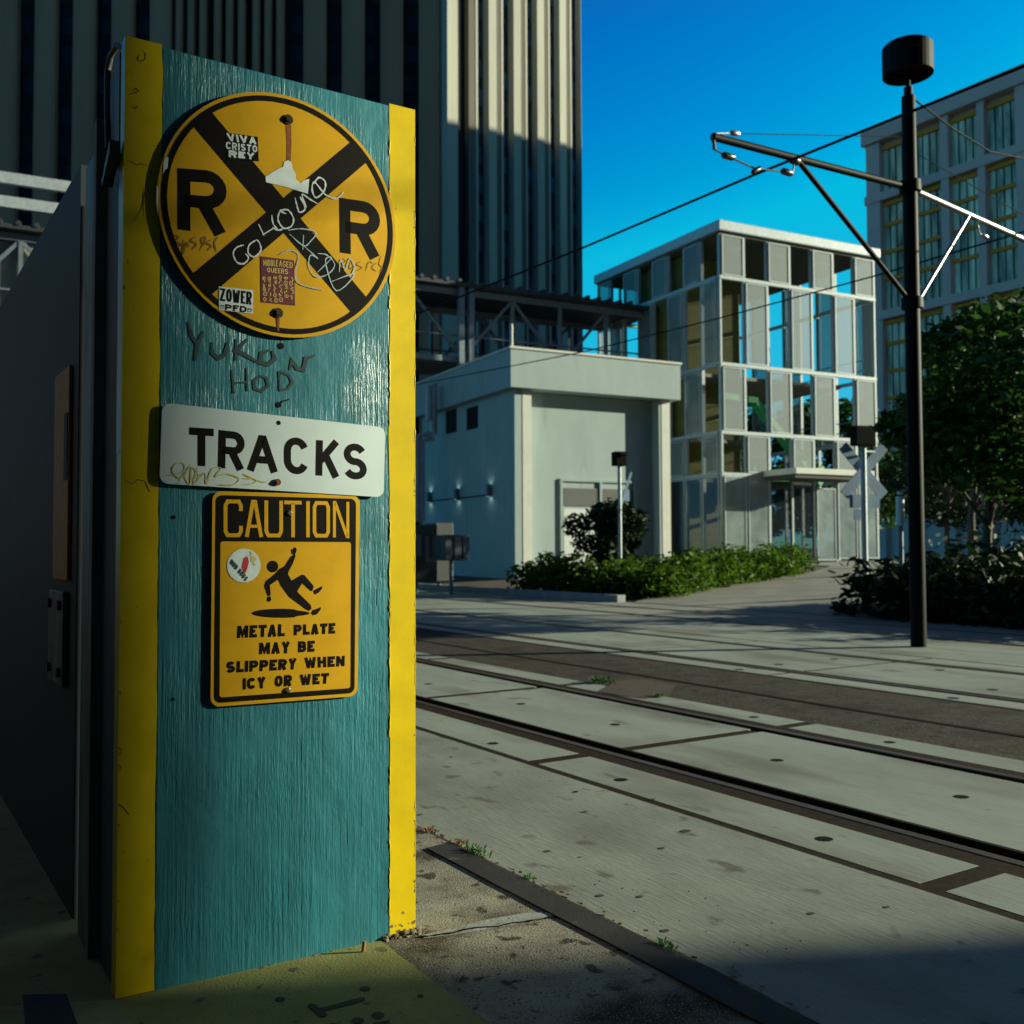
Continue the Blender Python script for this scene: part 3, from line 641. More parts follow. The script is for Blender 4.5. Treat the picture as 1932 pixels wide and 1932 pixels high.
cp([(830, 1095), (850, 1072), (880, 1055), (912, 1005), (938, 985), (942, 1000), (925, 1045), (905, 1080), (900, 1100), (920, 1135), (975, 1102), (990, 1104), (1042, 1165), (1035, 1192), (1024, 1192), (978, 1150), (950, 1195), (1026, 1270), (1030, 1290), (1015, 1302), (1000, 1295), (905, 1225), (858, 1160), (845, 1130), (832, 1138), (800, 1160), (805, 1215), (788, 1222), (768, 1165), (775, 1140)])
cp([(918, 960), (925, 965), (935, 950), (945, 955), (948, 968), (940, 990), (922, 990), (917, 975)])
cp([(785, 1225), (803, 1220), (808, 1240), (800, 1252), (783, 1248)])
cp([(1040, 1190), (1062, 1178), (1090, 1165), (1088, 1180), (1070, 1200), (1050, 1212), (1042, 1205)])
cp([(1035, 1298), (1060, 1290), (1082, 1280), (1080, 1295), (1060, 1320), (1040, 1327), (1027, 1318)])
b.poly([cs(cB, 860+160*math.cos(a), 1315+25*math.sin(a)*(1.0 if math.cos(a) < .5 else .75), SC+.0006) for a in [2*math.pi*k/40 for k in range(40)]])
b.build('falling_figure', m_black, t)
cst = cs(cB, 657, 1052, SC+.0012)
b = MB(); b.disc(cst, (cs(cB, 750, 1052, SC)-cs(cB, 565, 1052, SC)).x/2, (1, 0, 0), (0, 0, 1), 40); s = b.build('sticker', m_stwhite, t, label='round white sticker with small red and yellow bug emblem')
b = MB(); stroke_text(b, 'MUD BUGS', [cs(cB, x, y, SC+.0018) for x, y in ((590, 1015), (682, 1120), (662, 1140), (576, 1036))], .0042, .2)
b.build('lettering', m_darkmark, s)
b = MB(); b.poly([cs(cB, x, y, SC+.0018) for x, y in ((655, 1010), (675, 1000), (685, 1030), (675, 1070), (660, 1105), (645, 1060))]); b.build('emblem', m_red, s)
b = MB(); b.disc(cs(cB, 708, 1015, SC+.0018), .009, (1, 0, 0), (0, 0, 1), 16)
b.ribbon([cs(cB, x, y, SC+.0018) for x, y in ((690, 1000), (700, 985), (690, 975))], .003, (0, -1, 0), .0003); b.ribbon([cs(cB, x, y, SC+.0018) for x, y in ((705, 1030), (715, 1050), (722, 1045))], .003, (0, -1, 0), .0003); b.build('emblem', m_ytag, s)
for (x, y) in ((907, 762), (898, 1738)):
    b = MB(); c = cs(cB, x, y, SC); b.tube([c, c+Vector((0, -.004, 0)), c+Vector((0, -.007, 0))], [.0085, .0085, .005], 14); b.build('bolt', m_bright, t)
# ---------------------------------------------------------------- seal bar and long floodwall behind
t = thing('steel_seal_post', 'narrow weathered grey steel post clamped to the left flank of the pillar', 'post', loc=FP.wld((X0, .39, 0)), al=1.3628)
b = MB(); b.box(-.022, .05, -.055, .0, 0, PT-.12); b.build('seal_bar', M('worn_bar', (.20, .18, .15), .7, var=.5, vs=10, vstretch=(1, 1, .2)), t, bevel=.004)
b = MB(); b.box(-.014, .06, .002, .20, 0, PT-.20); b.build('channel', m_steel, t, bevel=.004)
wl = thing('floodwall', 'long dark blue floodwall running back behind the pillar', 'wall', loc=(X0+.10, 3.75, 0))
b = MB(); y = 0
for i in range(7):
    b.box(-.02, .30, y, y+7.96, 0, 2.62); y += 8
b.build('wall_panel', m_gate, wl)
t = thing('edge_on_notice_sign', 'yellow notice board seen almost edge-on on the dark floodwall', 'sign', loc=(X0+.079, 4.02, 1.5))
b = MB(); b.box(-.012, -.001, -.16, .16, -.34, .43); b.build('sign_plate', m_ochre, t, bevel=.003)
b = MB(); b.box(-.0145, -.0125, -.15, -.08, .02, .26); b.build('dark_print', m_black, t)
t = thing('hinge_plate', 'dull grey bolted steel plate low on the dark floodwall below the yellow notice', 'plate', loc=(X0+.079, 4.05, .95))
b = MB(); b.box(-.02, -.001, -.16, .16, -.17, .17); b.build('plate', m_steel, t, bevel=.004)
for dy in (-.11, .11):
    for dz in (-.12, .12):
        b = MB(); b.tube([(-.02, dy, dz), (-.032, dy, dz)], .018, 8); b.build('bolt', m_bolt, t)

# ================================================================== GROUND
def ramp(x): return .6*min(1, max(0, (x-15.5)/12.5))
def sheet(name, x0, x1, y0, y1, z, mat_, thick=None):
    b = MB()
    if thick: b.box(x0, x1, y0, y1, z-thick, z)
    else: b.add([(x0, y0, z), (x1, y0, z), (x1, y1, z), (x0, y1, z)], [(0, 1, 2, 3)])
    return struct(b.build(name, mat_))
sheet('ground', -2500, 2500, -2500, 2500, -.13, m_ground)
YA, YB = -14, 70
sheet('apron', -14, 3.315, YA, YB, 0, m_conc, .12)
# sidewalk slabs left of the weedy joint
WX = 2.155
rnd = random.Random(11)
def wob(n, amp):
    v = 0; o = []
    for i in range(n): v = v*.8+rnd.uniform(-1, 1)*amp; o.append(v)
    return o
b = MB(); ys = [4.22-.07*i for i in range(70)]; e = wob(70, .004)
b.add([(WX-.012+e[i], y, .005) for i, y in enumerate(ys)]+[(-6, y, .005) for y in ys], [(i, i+70, i+71, i+1) for i in range(69)])
struct(b.build('sidewalk', m_walk))
b = MB(); e = wob(70, .003)
b.add([(WX-.004+.010*abs(e[i])/.004+.010, y, .0035) for i, y in enumerate(ys)]+[(WX-.03, y, .0035) for y in ys], [(i, i+70, i+71, i+1) for i in range(69)])
struct(b.build('joint_dirt', m_soil))
# crack from pillar foot to the strip, with pale repair mortar
cr0 = on(2, 0, c3(370, 905)); cr1 = on(2, 0, c3(1145, 795))
b = MB(); n = 26; e = wob(n, .006)
P = [cr0.lerp(cr1, i/(n-1))+Vector((0, e[i], .0075)) for i in range(n)]
b.ribbon(P, [.004+.010*abs(rnd.gauss(0, .6)) for _ in range(n)], (0, 0, 1), .0002); struct(b.build('sidewalk_crack', m_groove))
b = MB(); P = [on(2, .0062, c3(x, y)) for x, y in ((400, 892), (560, 866), (700, 836), (860, 806), (1000, 780), (1110, 768))]
b.ribbon(P, [.03, .05, .075, .085, .07, .03], (0, 0, 1), .0003); struct(b.build('mortar_patch', M('pale_mortar', (.30, .31, .29), .85, var=.3, vs=14, bump=.5, bs=80)))
# yellow painted floor
b = MB(); n = 60; e = wob(n, .004)
ys = [3.02-i*.075 for i in range(n)]
b.add([(1.425+e[i], y, .0095) for i, y in enumerate(ys)]+[(-3, y, .0095) for y in ys], [(i, i+n, i+n+1, i+1) for i in range(n-1)])
b.box(-3, X0+.10, 3.02, 12, .0055, .0095); struct(b.build('painted_floor', m_ypaint))
b = MB()
def gpoly(c, pts, z): b.poly([on(2, z, c(x, y)) for x, y in pts])
gpoly(cG, ((345, 835), (655, 752), (690, 752), (698, 770), (660, 785), (375, 858), (405, 880), (390, 898), (345, 902), (300, 860), (250, 815), (275, 798), (315, 805)), .0115)
for cx, cy, rx, ry in ((697, 684, 40, 17), (40, 766, 38, 17), (1122, 738, 24, 10), (795, 888, 48, 26), (640, 930, 48, 24), (450, 965, 50, 14)):
    gpoly(cG, [(cx+rx*math.cos(2*math.pi*k/14)*(1+.12*math.sin(k*2.1)), cy+ry*math.sin(2*math.pi*k/14)) for k in range(14)], .0115)
gpoly(cG, ((760, 945), (885, 925), (890, 948), (800, 968), (740, 985)), .0115)
cF = crop(0, 3000, 1.288)
gpoly(cF, ((115, 1260), (340, 1255), (400, 1412), (130, 1412)), .0115)
struct(b.build('floor_lettering', flat('black_floor_paint', (.018, .016, .011), .75)))
# rubber strip
b = MB(); n = 50; e = wob(n, .0015)
ys = [3.80-i*.11 for i in range(n)]
vs = [(2.022+e[i], y, .012) for i, y in enumerate(ys)]+[(2.142, y+.02, .012) for y in ys]
b.add(vs+[(v[0], v[1], .004) for v in vs], [(i, i+n, i+n+1, i+1) for i in range(n-1)]+[(2*n+i, 2*n+i+1, i+1, i) for i in range(n-1)]+[(0, 2*n, 3*n, n)])
tag(b.build('rubber_strip', m_mat), 'long flat black rubber strip along the weedy joint in the sidewalk', 'strip')
# embedded tracks
RAILS = [(3.92, 5.36), (8.03, 9.73), (12.55, 14.0)]
def panel_strip(b, x0, x1, y0, y1, ph, gap):
    y = y0+ph
    while y < y1:
        b.box(x0, x1, y+gap/2, y+2.655-gap/2, -.10, 0); y += 2.655
def paving(name, xs, ph, gap, mat_):
    b = MB()
    for x0, x1 in xs: panel_strip(b, x0, x1, YA-2, YB, ph, gap)
    o = struct(b.build(name, mat_)); return o
PH = 2.35-math.ceil((2.35-(YA-2))/2.655)*2.655-(YA-2)+2.655
pv1 = paving('track_paving', [(3.375, 3.755), (4.085, 5.245), (5.50, 5.80)], PH, .11, m_panel)
PH2 = 5.76-math.floor((5.76-(YA-2))/2.5)*2.5-(YA-2)
pv2 = paving('far_track_paving', [(7.62, 7.925), (8.15, 9.63), (9.83, 10.28)], PH-.55, .06, m_panel)
for xa_, xb_ in ((3.315, 3.955), (4.065, 5.215), (5.325, 5.80)): sheet('joint_bed', xa_, xb_, YA, YB, -.0015, m_joint, .07)
sheet('groove_bed', 3.315, 5.80, YA, YB, -.08, m_groove); sheet('far_joint_bed', 7.56, 10.33, YA, YB, -.002, m_joint)
sheet('asphalt_strip', 5.80, 7.56, YA, YB, -.004, m_asph, .1)
b = MB(); n = 90; e = wob(n, .02); b.ribbon([(6.55+e[i], YB-i*.9, .002) for i in range(n)], .045, (0, 0, 1)); struct(b.build('asphalt_seam', m_groove))
sheet('platform', 10.33, 12.42, YA, YB, 0, m_panel, .1); sheet('shaded_paving', 12.66, 13.88, YA, YB, 0, m_path, .1); sheet('verge', 14.13, 15.2, YA, YB, 0, m_path, .1)
sheet('shaded_joint_bed', 12.42, 14.13, YA, YB, -.03, m_groove)
labs = ['nearest embedded tram track, close to the pillar', 'second embedded tram track beyond the dark asphalt strip', 'farthest embedded tram track beside the hedge and black mast']
for i, (a, c) in enumerate(RAILS):
    t = thing('tram_track', labs[i], 'track', loc=((a+c)/2, 0, 0), group='embedded tram tracks')
    for sgn, x in ((-1, a), (1, c)):
        b = MB(); lx = x-(a+c)/2
        b.box(lx-.034, lx+.034, YA, YB, -.09, .002); b.build('rail', m_rail, t, bevel=.008)
# lifting holes in the panels
def hole(c, x, y, par, r=.037):
    p = on(2, .002, c(x, y)); b = MB(); b.disc(p, r, (1, 0, 0), (0, 1, 0), 16); b.build('lifting_hole', m_groove, par)
for c, x, y in ((c1, 170, 647), (c1, 720, 765), (c1, 1280, 888), (c1, 555, 1000), (c1, 1315, 1216), (c2, 463, 1252), (c2, 1560, 1470), (c2, 742, 1721), (c2, 1132, 1145), (c2, 322, 995)): hole(c, x, y, pv1)
for c, x, y in ((c2, 800, 650), (c2, 470, 682), (c2, 1430, 715), (c2, 1745, 832), (c2, 1510, 882), (c2, 235, 712)): hole(c, x, y, pv2, .05)
# gum spots on the apron
b = MB()
for c, x, y, r in ((c1, 305, 1081, .016), (c1, 1098, 1407, .018), (c1, 1500, 1332, .018), (c1, 1700, 1520, .026), (c1, 1045, 1288, .016), (c1, 1555, 1623, .016), (c3, 1245, 92, .018), (c3, 1090, 420, .017), (c3, 1270, 452, .008), (c3, 1670, 132, .016), (c3, 1740, 858, .016), (c4, 755, 765, .014), (c4, 1172, 730, .012), (c3, 1665, 1105, .018), (c3, 780, 742, .01), (c3, 925, 768, .012), (c3, 388, 218, .014), (c3, 1720, 403, .012), (c3, 1380, 665, .016), (c3, 1600, 670, .014)):
    b.disc(on(2, 0.0018, c(x, y)), r, (1, 0, 0), (0, 1, 0), 11, sq=.8)
struct(b.build('gum_spots', flat('gum', (.045, .040, .032), .8)))
# planting bed, path, kerb
b = MB(); xs = [15.2+i*1.25 for i in range(22)]
b.add([(x, y, ramp(x)-.02) for x in xs for y in (-40, 95)], [(2*i, 2*i+2, 2*i+3, 2*i+1) for i in range(21)]); struct(b.build('planting_bed', m_soil))
b = MB()
L_ = [(15.2, 18.3), (17, 19.6), (21, 20.6), (25, 21.6), (29, 24), (33, 30), (44, 32)]; R2 = [(15.2, 12.6), (17, 13.5), (21, 15.2), (25, 17), (29, 19), (33, 21), (44, 24)]
vs = [(x, y, ramp(x)+.01) for x, y in L_]+[(x, y, ramp(x)+.01) for x, y in R2]; n = len(L_)
b.add(vs, [(i, n+i, n+i+1, i+1) for i in range(n-1)]); struct(b.build('path', m_path))
b = MB(); b.box(14.95, 15.2, 18.6, 60, -.1, .17); tag(b.build('kerb', m_kerb, bevel=.015), 'low grey concrete kerb in front of the cabinets and hedge', 'kerb')

# ================================================================== VEGETATION
def leaves(b, pts, size, q, flatness=.5):
    for p in pts:
        s = size*q.uniform(.6, 1.35)
        a = Vector((q.gauss(0, 1), q.gauss(0, 1), q.gauss(0, flatness))).normalized()
        c = a.cross(Vector((q.gauss(0, 1), q.gauss(0, 1), q.gauss(0, 1)))).normalized()
        b.add([p-a*s, p-c*s*.42+a*s*.1, p+a*s, p+c*s*.42-a*s*.05], [(0, 1, 2, 3)])
def clump_pts(c, r, n, q, squash=.8):
    o = []
    for _ in range(n):
        d = Vector((q.gauss(0, 1), q.gauss(0, 1), q.gauss(0, 1))).normalized()*(q.random()**.45)
        o.append(Vector(c)+Vector((d.x*r, d.y*r, d.z*r*squash)))
    return o
def tree(loc, h, cr, cz, nl, seed, lab, leaf, mat_, group='trees by the street'):
    q = random.Random(seed); t = thing('leafy_tree', lab, 'tree', loc=loc, group=group)
    b = MB(); lean = q.uniform(-.25, .25); tr = .05+h*.011
    pts = [(lean*k/6*k/6, .1*math.sin(k), h*.62*k/6) for k in range(7)]
    b.tube(pts, [tr*(1-.11*k) for k in range(7)], 9)
    b.build('trunk', m_bark, t)
    lb = MB(); ctr = []
    for i in range(16):
        a = q.uniform(0, 6.28); rr = cr*q.uniform(.35, .92); z = cz+(h-cz)*q.uniform(-.75, .8)
        k = 1-.45*max(0, (z-cz)/(h-cz)); e = Vector((rr*k*math.cos(a)+lean, rr*k*math.sin(a), z)); ctr.append(e)
        s0 = Vector((lean*.3, 0, h*q.uniform(.22, .5))); m = s0.lerp(e, .5)+Vector((0, 0, .15*cr))
        lb.tube([s0, m, e], [tr*.4, tr*.25, tr*.08], 6)
    lb.build('limb', m_bark, t)
    f = MB()
    for e in ctr: leaves(f, clump_pts(e, cr*q.uniform(.28, .48), nl//18, q), leaf, q)
    leaves(f, clump_pts((lean, 0, cz), cr*.75, nl//9, q, (h-cz)/cr), leaf, q)
    f.build('crown', mat_, t); return t
def gz(x): return ramp(x)
def at(u, d):
    """ground position seen in column u at depth d"""
    r = ray(u, 1050); k = d/r.dot(CF); p = CC+r*k; return (p.x, p.y, gz(p.x)-.02)
tree(at(1872, 20.2), 6.3, 1.75, 3.9, 7500, 21, 'slender street tree with pale trunk behind the right hedge', .13, m_leaft)
tree(at(1838, 30), 7.6, 2.2, 4.6, 6000, 22, 'dark tree just right of the black mast behind the right hedge', .15, m_leaft)
tree(at(1985, 18.3), 5.9, 2.5, 3.9, 6000, 23, 'bushy tree cut by the right edge of the picture', .13, m_leaft)
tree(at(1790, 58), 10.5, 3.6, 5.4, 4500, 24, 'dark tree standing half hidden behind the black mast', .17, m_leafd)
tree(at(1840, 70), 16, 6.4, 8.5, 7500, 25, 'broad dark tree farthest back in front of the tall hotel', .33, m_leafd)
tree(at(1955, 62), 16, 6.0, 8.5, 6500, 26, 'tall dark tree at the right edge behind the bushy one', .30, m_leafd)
tree(at(1440, 76), 13.5, 5.0, 7.0, 9000, 27, 'dark tree seen through the open bays of the glass tower, left one', .3, m_leaft, 'trees behind the glass tower')
tree(at(1590, 80), 13, 5.2, 7.0, 9000, 28, 'dark tree seen through the open bays of the glass tower, right one', .3, m_leaft, 'trees behind the glass tower')
def hedge(name, lab, pts, wid, h, leaf, nl, seed, mat_, cat='hedge', group=None):
    """row of shrub masses along pts (x, y); one living hedge"""
    q = random.Random(seed); t = thing(name, lab, cat, loc=(pts[0][0], pts[0][1], gz(pts[0][0])-.02), group=group)
    o = Vector(t.location); f = MB(); st = MB(); ln = 0
    segs = [(Vector((*pts[i], 0)), Vector((*pts[i+1], 0))) for i in range(len(pts)-1)]
    tot = sum((c-a).length for a, c in segs); n = max(3, int(tot/.55))
    for i in range(n):
        d = tot*(i+.5)/n
        for a, c in segs:
            if d <= (c-a).length: break
            d -= (c-a).length
        p = a.lerp(c, min(1, d/(c-a).length)); sd = (c-a).normalized().cross(Vector((0, 0, 1)))
        for k in range(3):
            w_ = sd*(k-1)*wid*.33+Vector((q.uniform(-.12, .12), q.uniform(-.12, .12), 0)); hh = h*q.uniform(.55, 1.15)
            base = p+w_; base.z = gz(base.x); r = wid*.30*q.uniform(.85, 1.2)
            for lev in (.3, .62):
                leaves(f, clump_pts(base-o+Vector((0, 0, hh*lev)), max(r, .28), nl//(n*6), q, hh*.42/max(r, .28)), leaf, q)
    f.build('foliage', mat_, t)
    return t
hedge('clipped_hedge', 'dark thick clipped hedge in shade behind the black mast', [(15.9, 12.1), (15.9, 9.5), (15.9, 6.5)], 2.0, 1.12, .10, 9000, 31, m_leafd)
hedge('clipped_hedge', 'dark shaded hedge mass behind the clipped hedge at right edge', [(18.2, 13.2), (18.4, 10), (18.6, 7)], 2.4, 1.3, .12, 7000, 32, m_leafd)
hedge('low_hedge', 'sunlit green shrub bed in front of the pale blockhouse and glass tower', [(16.0, 19.2), (19, 20.6), (22.5, 21.7), (25.0, 22.7)], 2.0, .98, .085, 22000, 33, m_leaf)
hedge('leafy_shrub', 'bright green shrub left of the blockhouse corner, beside the cabinets', [(15.9, 23.8), (16.3, 22.2), (16.6, 20.6)], 1.7, 1.05, .10, 4500, 34, m_leaf, 'shrub')
bx = at(1152, 27)
q = random.Random(5); t = thing('dark_bush', 'tall rounded dark bush in front of the white louvred door', 'bush', loc=bx)
f = MB()
for i in range(26):
    zz = q.uniform(.6, 2.45); sp_ = .80 if zz < 1.9 else .45
    leaves(f, clump_pts((q.uniform(-sp_, sp_), q.uniform(-.6, .6), zz), q.uniform(.25, .5), 330, q), .085, q)
f.build('foliage', m_leafd, t); st = MB()
for i in range(6): st.tube([(0, 0, 0), (q.uniform(-.5, .5), q.uniform(-.4, .4), 1.5)], [.03, .01], 6)
st.build('stem', m_bark, t)
def weed(c, x, y, s, n, seed, lab, mat_=None):
    q = random.Random(seed); p = on(2, .004, c(x, y)); t = thing('weed_tuft', lab, 'weed', loc=p, group='weeds in the paving joints')
    f = MB()
    for i in range(n):
        a = q.uniform(0, 6.28); l = s*q.uniform(.5, 1.2); d = Vector((math.cos(a), math.sin(a), 0)); r = q.uniform(0, s*.9)
        o = Vector((q.gauss(0, s*.35), q.gauss(0, s*.9), 0)); sd = d.cross(Vector((0, 0, 1)))*s*.13; up = Vector((0, 0, 1))
        f.add([o-sd*.4, o+sd*.4, o+d*l*.35+up*l*.5+sd, o+d*l*.35+up*l*.5-sd], [(0, 1, 2, 3)]); f.add([o+d*l*.35+up*l*.5-sd, o+d*l*.35+up*l*.5+sd, o+d*l*.75+up*l*.75], [(0, 1, 2)])
    f.build('blade', mat_ or m_weed, t)
weed(c3, 700, 432, .035, 70, 1, 'largest green weed tuft at the end of the black rubber strip')
weed(c3, 980, 575, .022, 40, 2, 'small green weed halfway along the rubber strip joint')
weed(c3, 1740, 955, .026, 50, 3, 'low green weed at the lower end of the joint in shade')
weed(c3, 430, 312, .028, 36, 4, 'straw coloured weed beside the yellow pillar edge', m_dry)
weed(c3, 605, 385, .026, 36, 5, 'brown dried weed just above the large green tuft', m_dry)
weed(c1, 1195, 640, .075, 70, 6, 'yellow-green weed in the patch between the track panels')
weed(c1, 1545, 720, .05, 40, 7, 'tiny green weed on the asphalt right of the broken patch')
b = MB(); P = [on(2, .003, c1(x, y)) for x, y in ((1180, 690), (1290, 625), (1480, 620), (1640, 655), (1600, 710), (1460, 735), (1300, 715))]; b.poly(P); struct(b.build('soil_patch', M('red_soil', (.05, .028, .018), .95, vs=12, bump=.8, bs=30)))
q = random.Random(77); b = MB()
for i in range(90):
    y = q.uniform(1.9, 4.2); x = WX+q.gauss(0, .02); s_ = q.uniform(.003, .009)
    b.poly([(x-s_, y, .011), (x, y-s_*1.6, .012), (x+s_, y, .014), (x, y+s_*1.6, .012)])
for i in range(60):
    x, y = q.uniform(1.45, 2.6), q.uniform(2.2, 3.1); s_ = q.uniform(.002, .005)
    b.poly([(x-s_, y, .011), (x, y-s_*1.3, .012), (x+s_, y, .014), (x, y+s_*1.3, .012)])
o = b.build('leaf_litter', m_dry); o['kind'] = 'stuff'; o['label'] = 'scattered dry leaf crumbs along the joint'
p = on(2, .012, cG(682, 395)); t = tag(MB().tube([p, p+Vector((.004, 0, .03))], .006, 10).build('cigarette_butt', flat('butt', (.35, .16, .04), .8)), 'brown cigarette butt standing against the foot of the pillar', 'cigarette butt')

# ================================================================== PALE BLOCKHOUSE
FW = Fr(19.36, 30, 5.5)
wb = thing('pale_blockhouse', 'pale grey two-storey stucco utility building with recessed front and flat roof', 'building', fr=FW)
D = 9.0
b = MB(); b.box(.30, .98, .30, D, -.1, 7.02); b.box(.98, 6.62, .76, D, -.1, 7.02); b.box(6.62, 7.12, .30, D, -.1, 7.02)
b.v = b.v; b.build('wall', m_wgrey, wb)
for xa_, xb_ in ((.62, .985), (6.74, 7.135)): MB().box(xa_, xb_, .285, .60, -.1, 7.03).build('corner_trim', m_wtrim, wb)
b = MB(); b.box(0, 7.45, 0, D+.3, 7.04, 8.42); b.build('parapet', m_wgrey, wb)
b = MB(); b.box(-.05, 7.50, -.05, D+.35, 8.42, 8.50); b.build('coping', m_wtrim, wb)
b = MB(); b.tube([(.06, .06, 8.5), (.06, .06, 9.3)], .06, 8); b.build('vent_pipe', m_wtrim, wb)
# vents on the left flank
for (xa, xb, ya, yb_) in ((345, 402, 800, 930), (238, 292, 815, 950)):
    p0 = FW.on(0, .30, c5(xb, ya)); p1 = FW.on(0, .30, c5(xa, yb_))
    b = MB(); b.box(.285, .299, min(p0.y, p1.y), max(p0.y, p1.y), min(p0.z, p1.z), max(p0.z, p1.z)); b.build('vent_opening', m_wdark, wb)
# door with louvres, frame, step
def wf(x, y): return FW.on(1, .76, c5(x, y))
dl, dr = wf(822, 1180).x, wf(1215, 1180).x
b = MB(); zt = wf(900, 1180).z
for a in (dl, (dl+dr)/2+.02, dr-.12): b.box(a, a+.10, 0.680, 0.759, 0, zt-.1)
b.box(dl, dr-.02, 0.680, 0.759, zt-.1, zt); b.build('door_frame', m_wgrey, wb)
lt, lb_ = wf(940, 1235).z, wf(940, 1318).z
for a, c in ((dl+.16, (dl+dr)/2-.02), ((dl+dr)/2+.16, dr-.16)):
    b = MB(); k = 0
    z = lb_
    while z < lt: b.prism([(a, 0.710, z), (a, 0.745, z+.05), (a, 0.745, z+.065), (a, 0.710, z+.015)], (c-a, 0, 0)); z += .075
    b.box(a, c, 0.746, 0.758, lb_, lt); b.build('louvre', m_louv, wb)
    d_ = MB(); d_.box(a, c, 0.720, 0.758, .05, lb_-.12); dd = d_.build('door', m_door, wb)
    h_ = MB(); h_.tube([(a+.08, 0.720, 1.05), (a+.08, 0.660, 1.05), (a+.2, 0.660, 1.05)], .015, 6); h_.build('handle', m_galvd, dd)
b = MB(); b.tube([(.30+.02, .2, z_) for z_ in (0, 1)], .03, 6) if False else None
# uplight/downlight wall lamps with conduit
m_lamp = emit('lamp_glow', (.75, 1.0, .85), 9)
zs = []
for (x, y) in ((160, 1275), (303, 1260), (470, 1240)):
    p = FW.on(0, .30, c5(x, y)); zs.append(p)
    lm = MB(); lm.tube([(.17, p.y, p.z-.22), (.17, p.y, p.z+.22)], .10, 14, cap=False); lm.box(.24, .30, p.y-.05, p.y+.05, p.z-.08, p.z+.08); l_ = lm.build('wall_lamp', m_galvd, wb)
    g = MB(); g.tube([(.17, p.y, p.z-.17), (.17, p.y, p.z+.17)], .06, 12); g.build('bulb', m_lamp, l_)
b = MB(); b.tube([(.285, p.y, p.z-.15) for p in zs], .025, 6); b.build('conduit', m_wdark, wb)
# downpipes and ducts at the left rear
b = MB()
for (x, y0_, y1_) in ((150, 700, 880), (172, 690, 950)):
    a = FW.on(1, 6.2, c5(x, y0_)); c = FW.on(1, 6.2, c5(x, y1_)); b.tube([a, c], .16, 10)
for (x, y0_, y1_, r) in ((88, 960, 1400, .13), (112, 985, 1400, .13)):
    a = FW.on(1, 6.2, c5(x, y0_)); c = FW.on(1, 6.2, c5(x, y1_)); e_ = FW.on(1, 6.2, c5(x+60, y0_-15)); b.tube([e_, a, c], r, 10)
b.build('downpipe', m_galv, wb)

# ================================================================== CABINETS
def cabinet(c, xl, xr, yt, yb_, d, lab, slats):
    u0, v0 = c(xl, yt); u1, v1 = c(xr, yb_)
    r = ray((u0+u1)/2, (v0+v1)/2); p = CC+r*(d/r.dot(CF)); f_ = Fr(p.x, p.y, 5.5)
    a = f_.on(1, 0, (u0, v0)); e_ = f_.on(1, 0, (u1, v1)); z0 = gz(p.x)-.02
    t = thing('equipment_cabinet', lab, 'cabinet', fr=Fr(p.x, p.y, 5.5), group='equipment cabinets by the blockhouse')
    b = MB(); b.box(a.x, e_.x, 0, .9, max(e_.z, z0+.05), a.z); b.build('cabinet_body', m_cab, t, bevel=.02)
    if e_.z > z0+.3:
        b = MB(); b.tube([((a.x+e_.x)/2-.1, .2, z0), ((a.x+e_.x)/2-.1, .2, e_.z)], .06, 8); b.build('leg', m_galvd, t)
    else:
        b = MB(); b.box(a.x-.1, e_.x+.1, -.1, 1.0, z0-.1, max(e_.z, z0+.05)-.001); b.build('plinth', m_kerb, t)
    for s0, s1, ztop, zbot in slats:
        b = MB(); W_ = e_.x-a.x; H_ = a.z-e_.z; b.box(a.x+W_*s0, a.x+W_*s1, -.02, -.001, e_.z+H_*zbot, e_.z+H_*ztop); b.build('panel', m_cabl, t)
    return t
cC = crop(1640, 1900, 2.927)
cabinet(cC, -40, 320, 580, 1240, 29, 'large dark equipment cabinet nearest the yellow pillar edge', [(.05, .18, .8, .1), (.30, .48, .82, .45), (.60, .72, .8, .35)])
cabinet(cC, 405, 700, 700, 1000, 28, 'small dark meter cabinet on one leg right of the large cabinet', [(.03, .25, .9, .03), (.4, .66, .9, .03), (.74, .98, .9, .1)])
t = cabinet(cC, 300, 510, 560, 1240, 31, 'tall dark cabinet with tiny orange light between the other two', [(.05, .4, .68, .45)])

# ================================================================== PEDESTRIAN BRIDGE
FB = Fr(20.74, 40, 5.5)
br = thing('pedestrian_bridge', 'covered steel truss footbridge behind the blockhouse, joining the glass tower', 'bridge', fr=FB)
XA, XB, ZT, ZB, W_ = -34, 12.2, 12.9, 10.0, 3.6
b = MB(); b.box(XA, XB+1.2, -.5, W_+.5, 13.22, 13.38)
for i in range(int((XB-XA)/.62)): b.tube([(XA+i*.62, -.55, 13.44), (XA+i*.62, W_+.5, 13.44)], .10, 6)
b.build('roof', m_roofd, br)
b = MB()
for y in (0, W_): b.box(XA, XB, y-.09, y+.09, ZT, ZT+.26); b.box(XA, XB, y-.09, y+.09, ZB-.2, ZB+.06); b.box(XA, XB, y-.04, y+.04, ZB+1.0, ZB+1.07)
b.build('chord', m_galvd, br)
b = MB(); b.box(XA, XB, .1, W_-.1, ZB-.16, ZB-.02); b.build('deck', m_slab, br)
xs = []
x = 2.28
while x > XA: x -= 2.6
while x < XB: xs.append(x); x += 2.6
for y in (0, W_):
    for i, x in enumerate(xs):
        b = MB(); b.box(x-.08, x+.08, y-.08, y+.08, ZB+.06, ZT); b.build('post', m_galvd, br)
    for i in range(len(xs)-1):
        z0, z1 = (ZB+.1, ZT-.05) if (i % 2 == 0) else (ZT-.05, ZB+.1)
        b = MB(); b.beam((xs[i]+.08, y, z0), (xs[i+1]-.08, y, z1), .11, .13); b.build('brace', m_galvd, br)
b = MB()
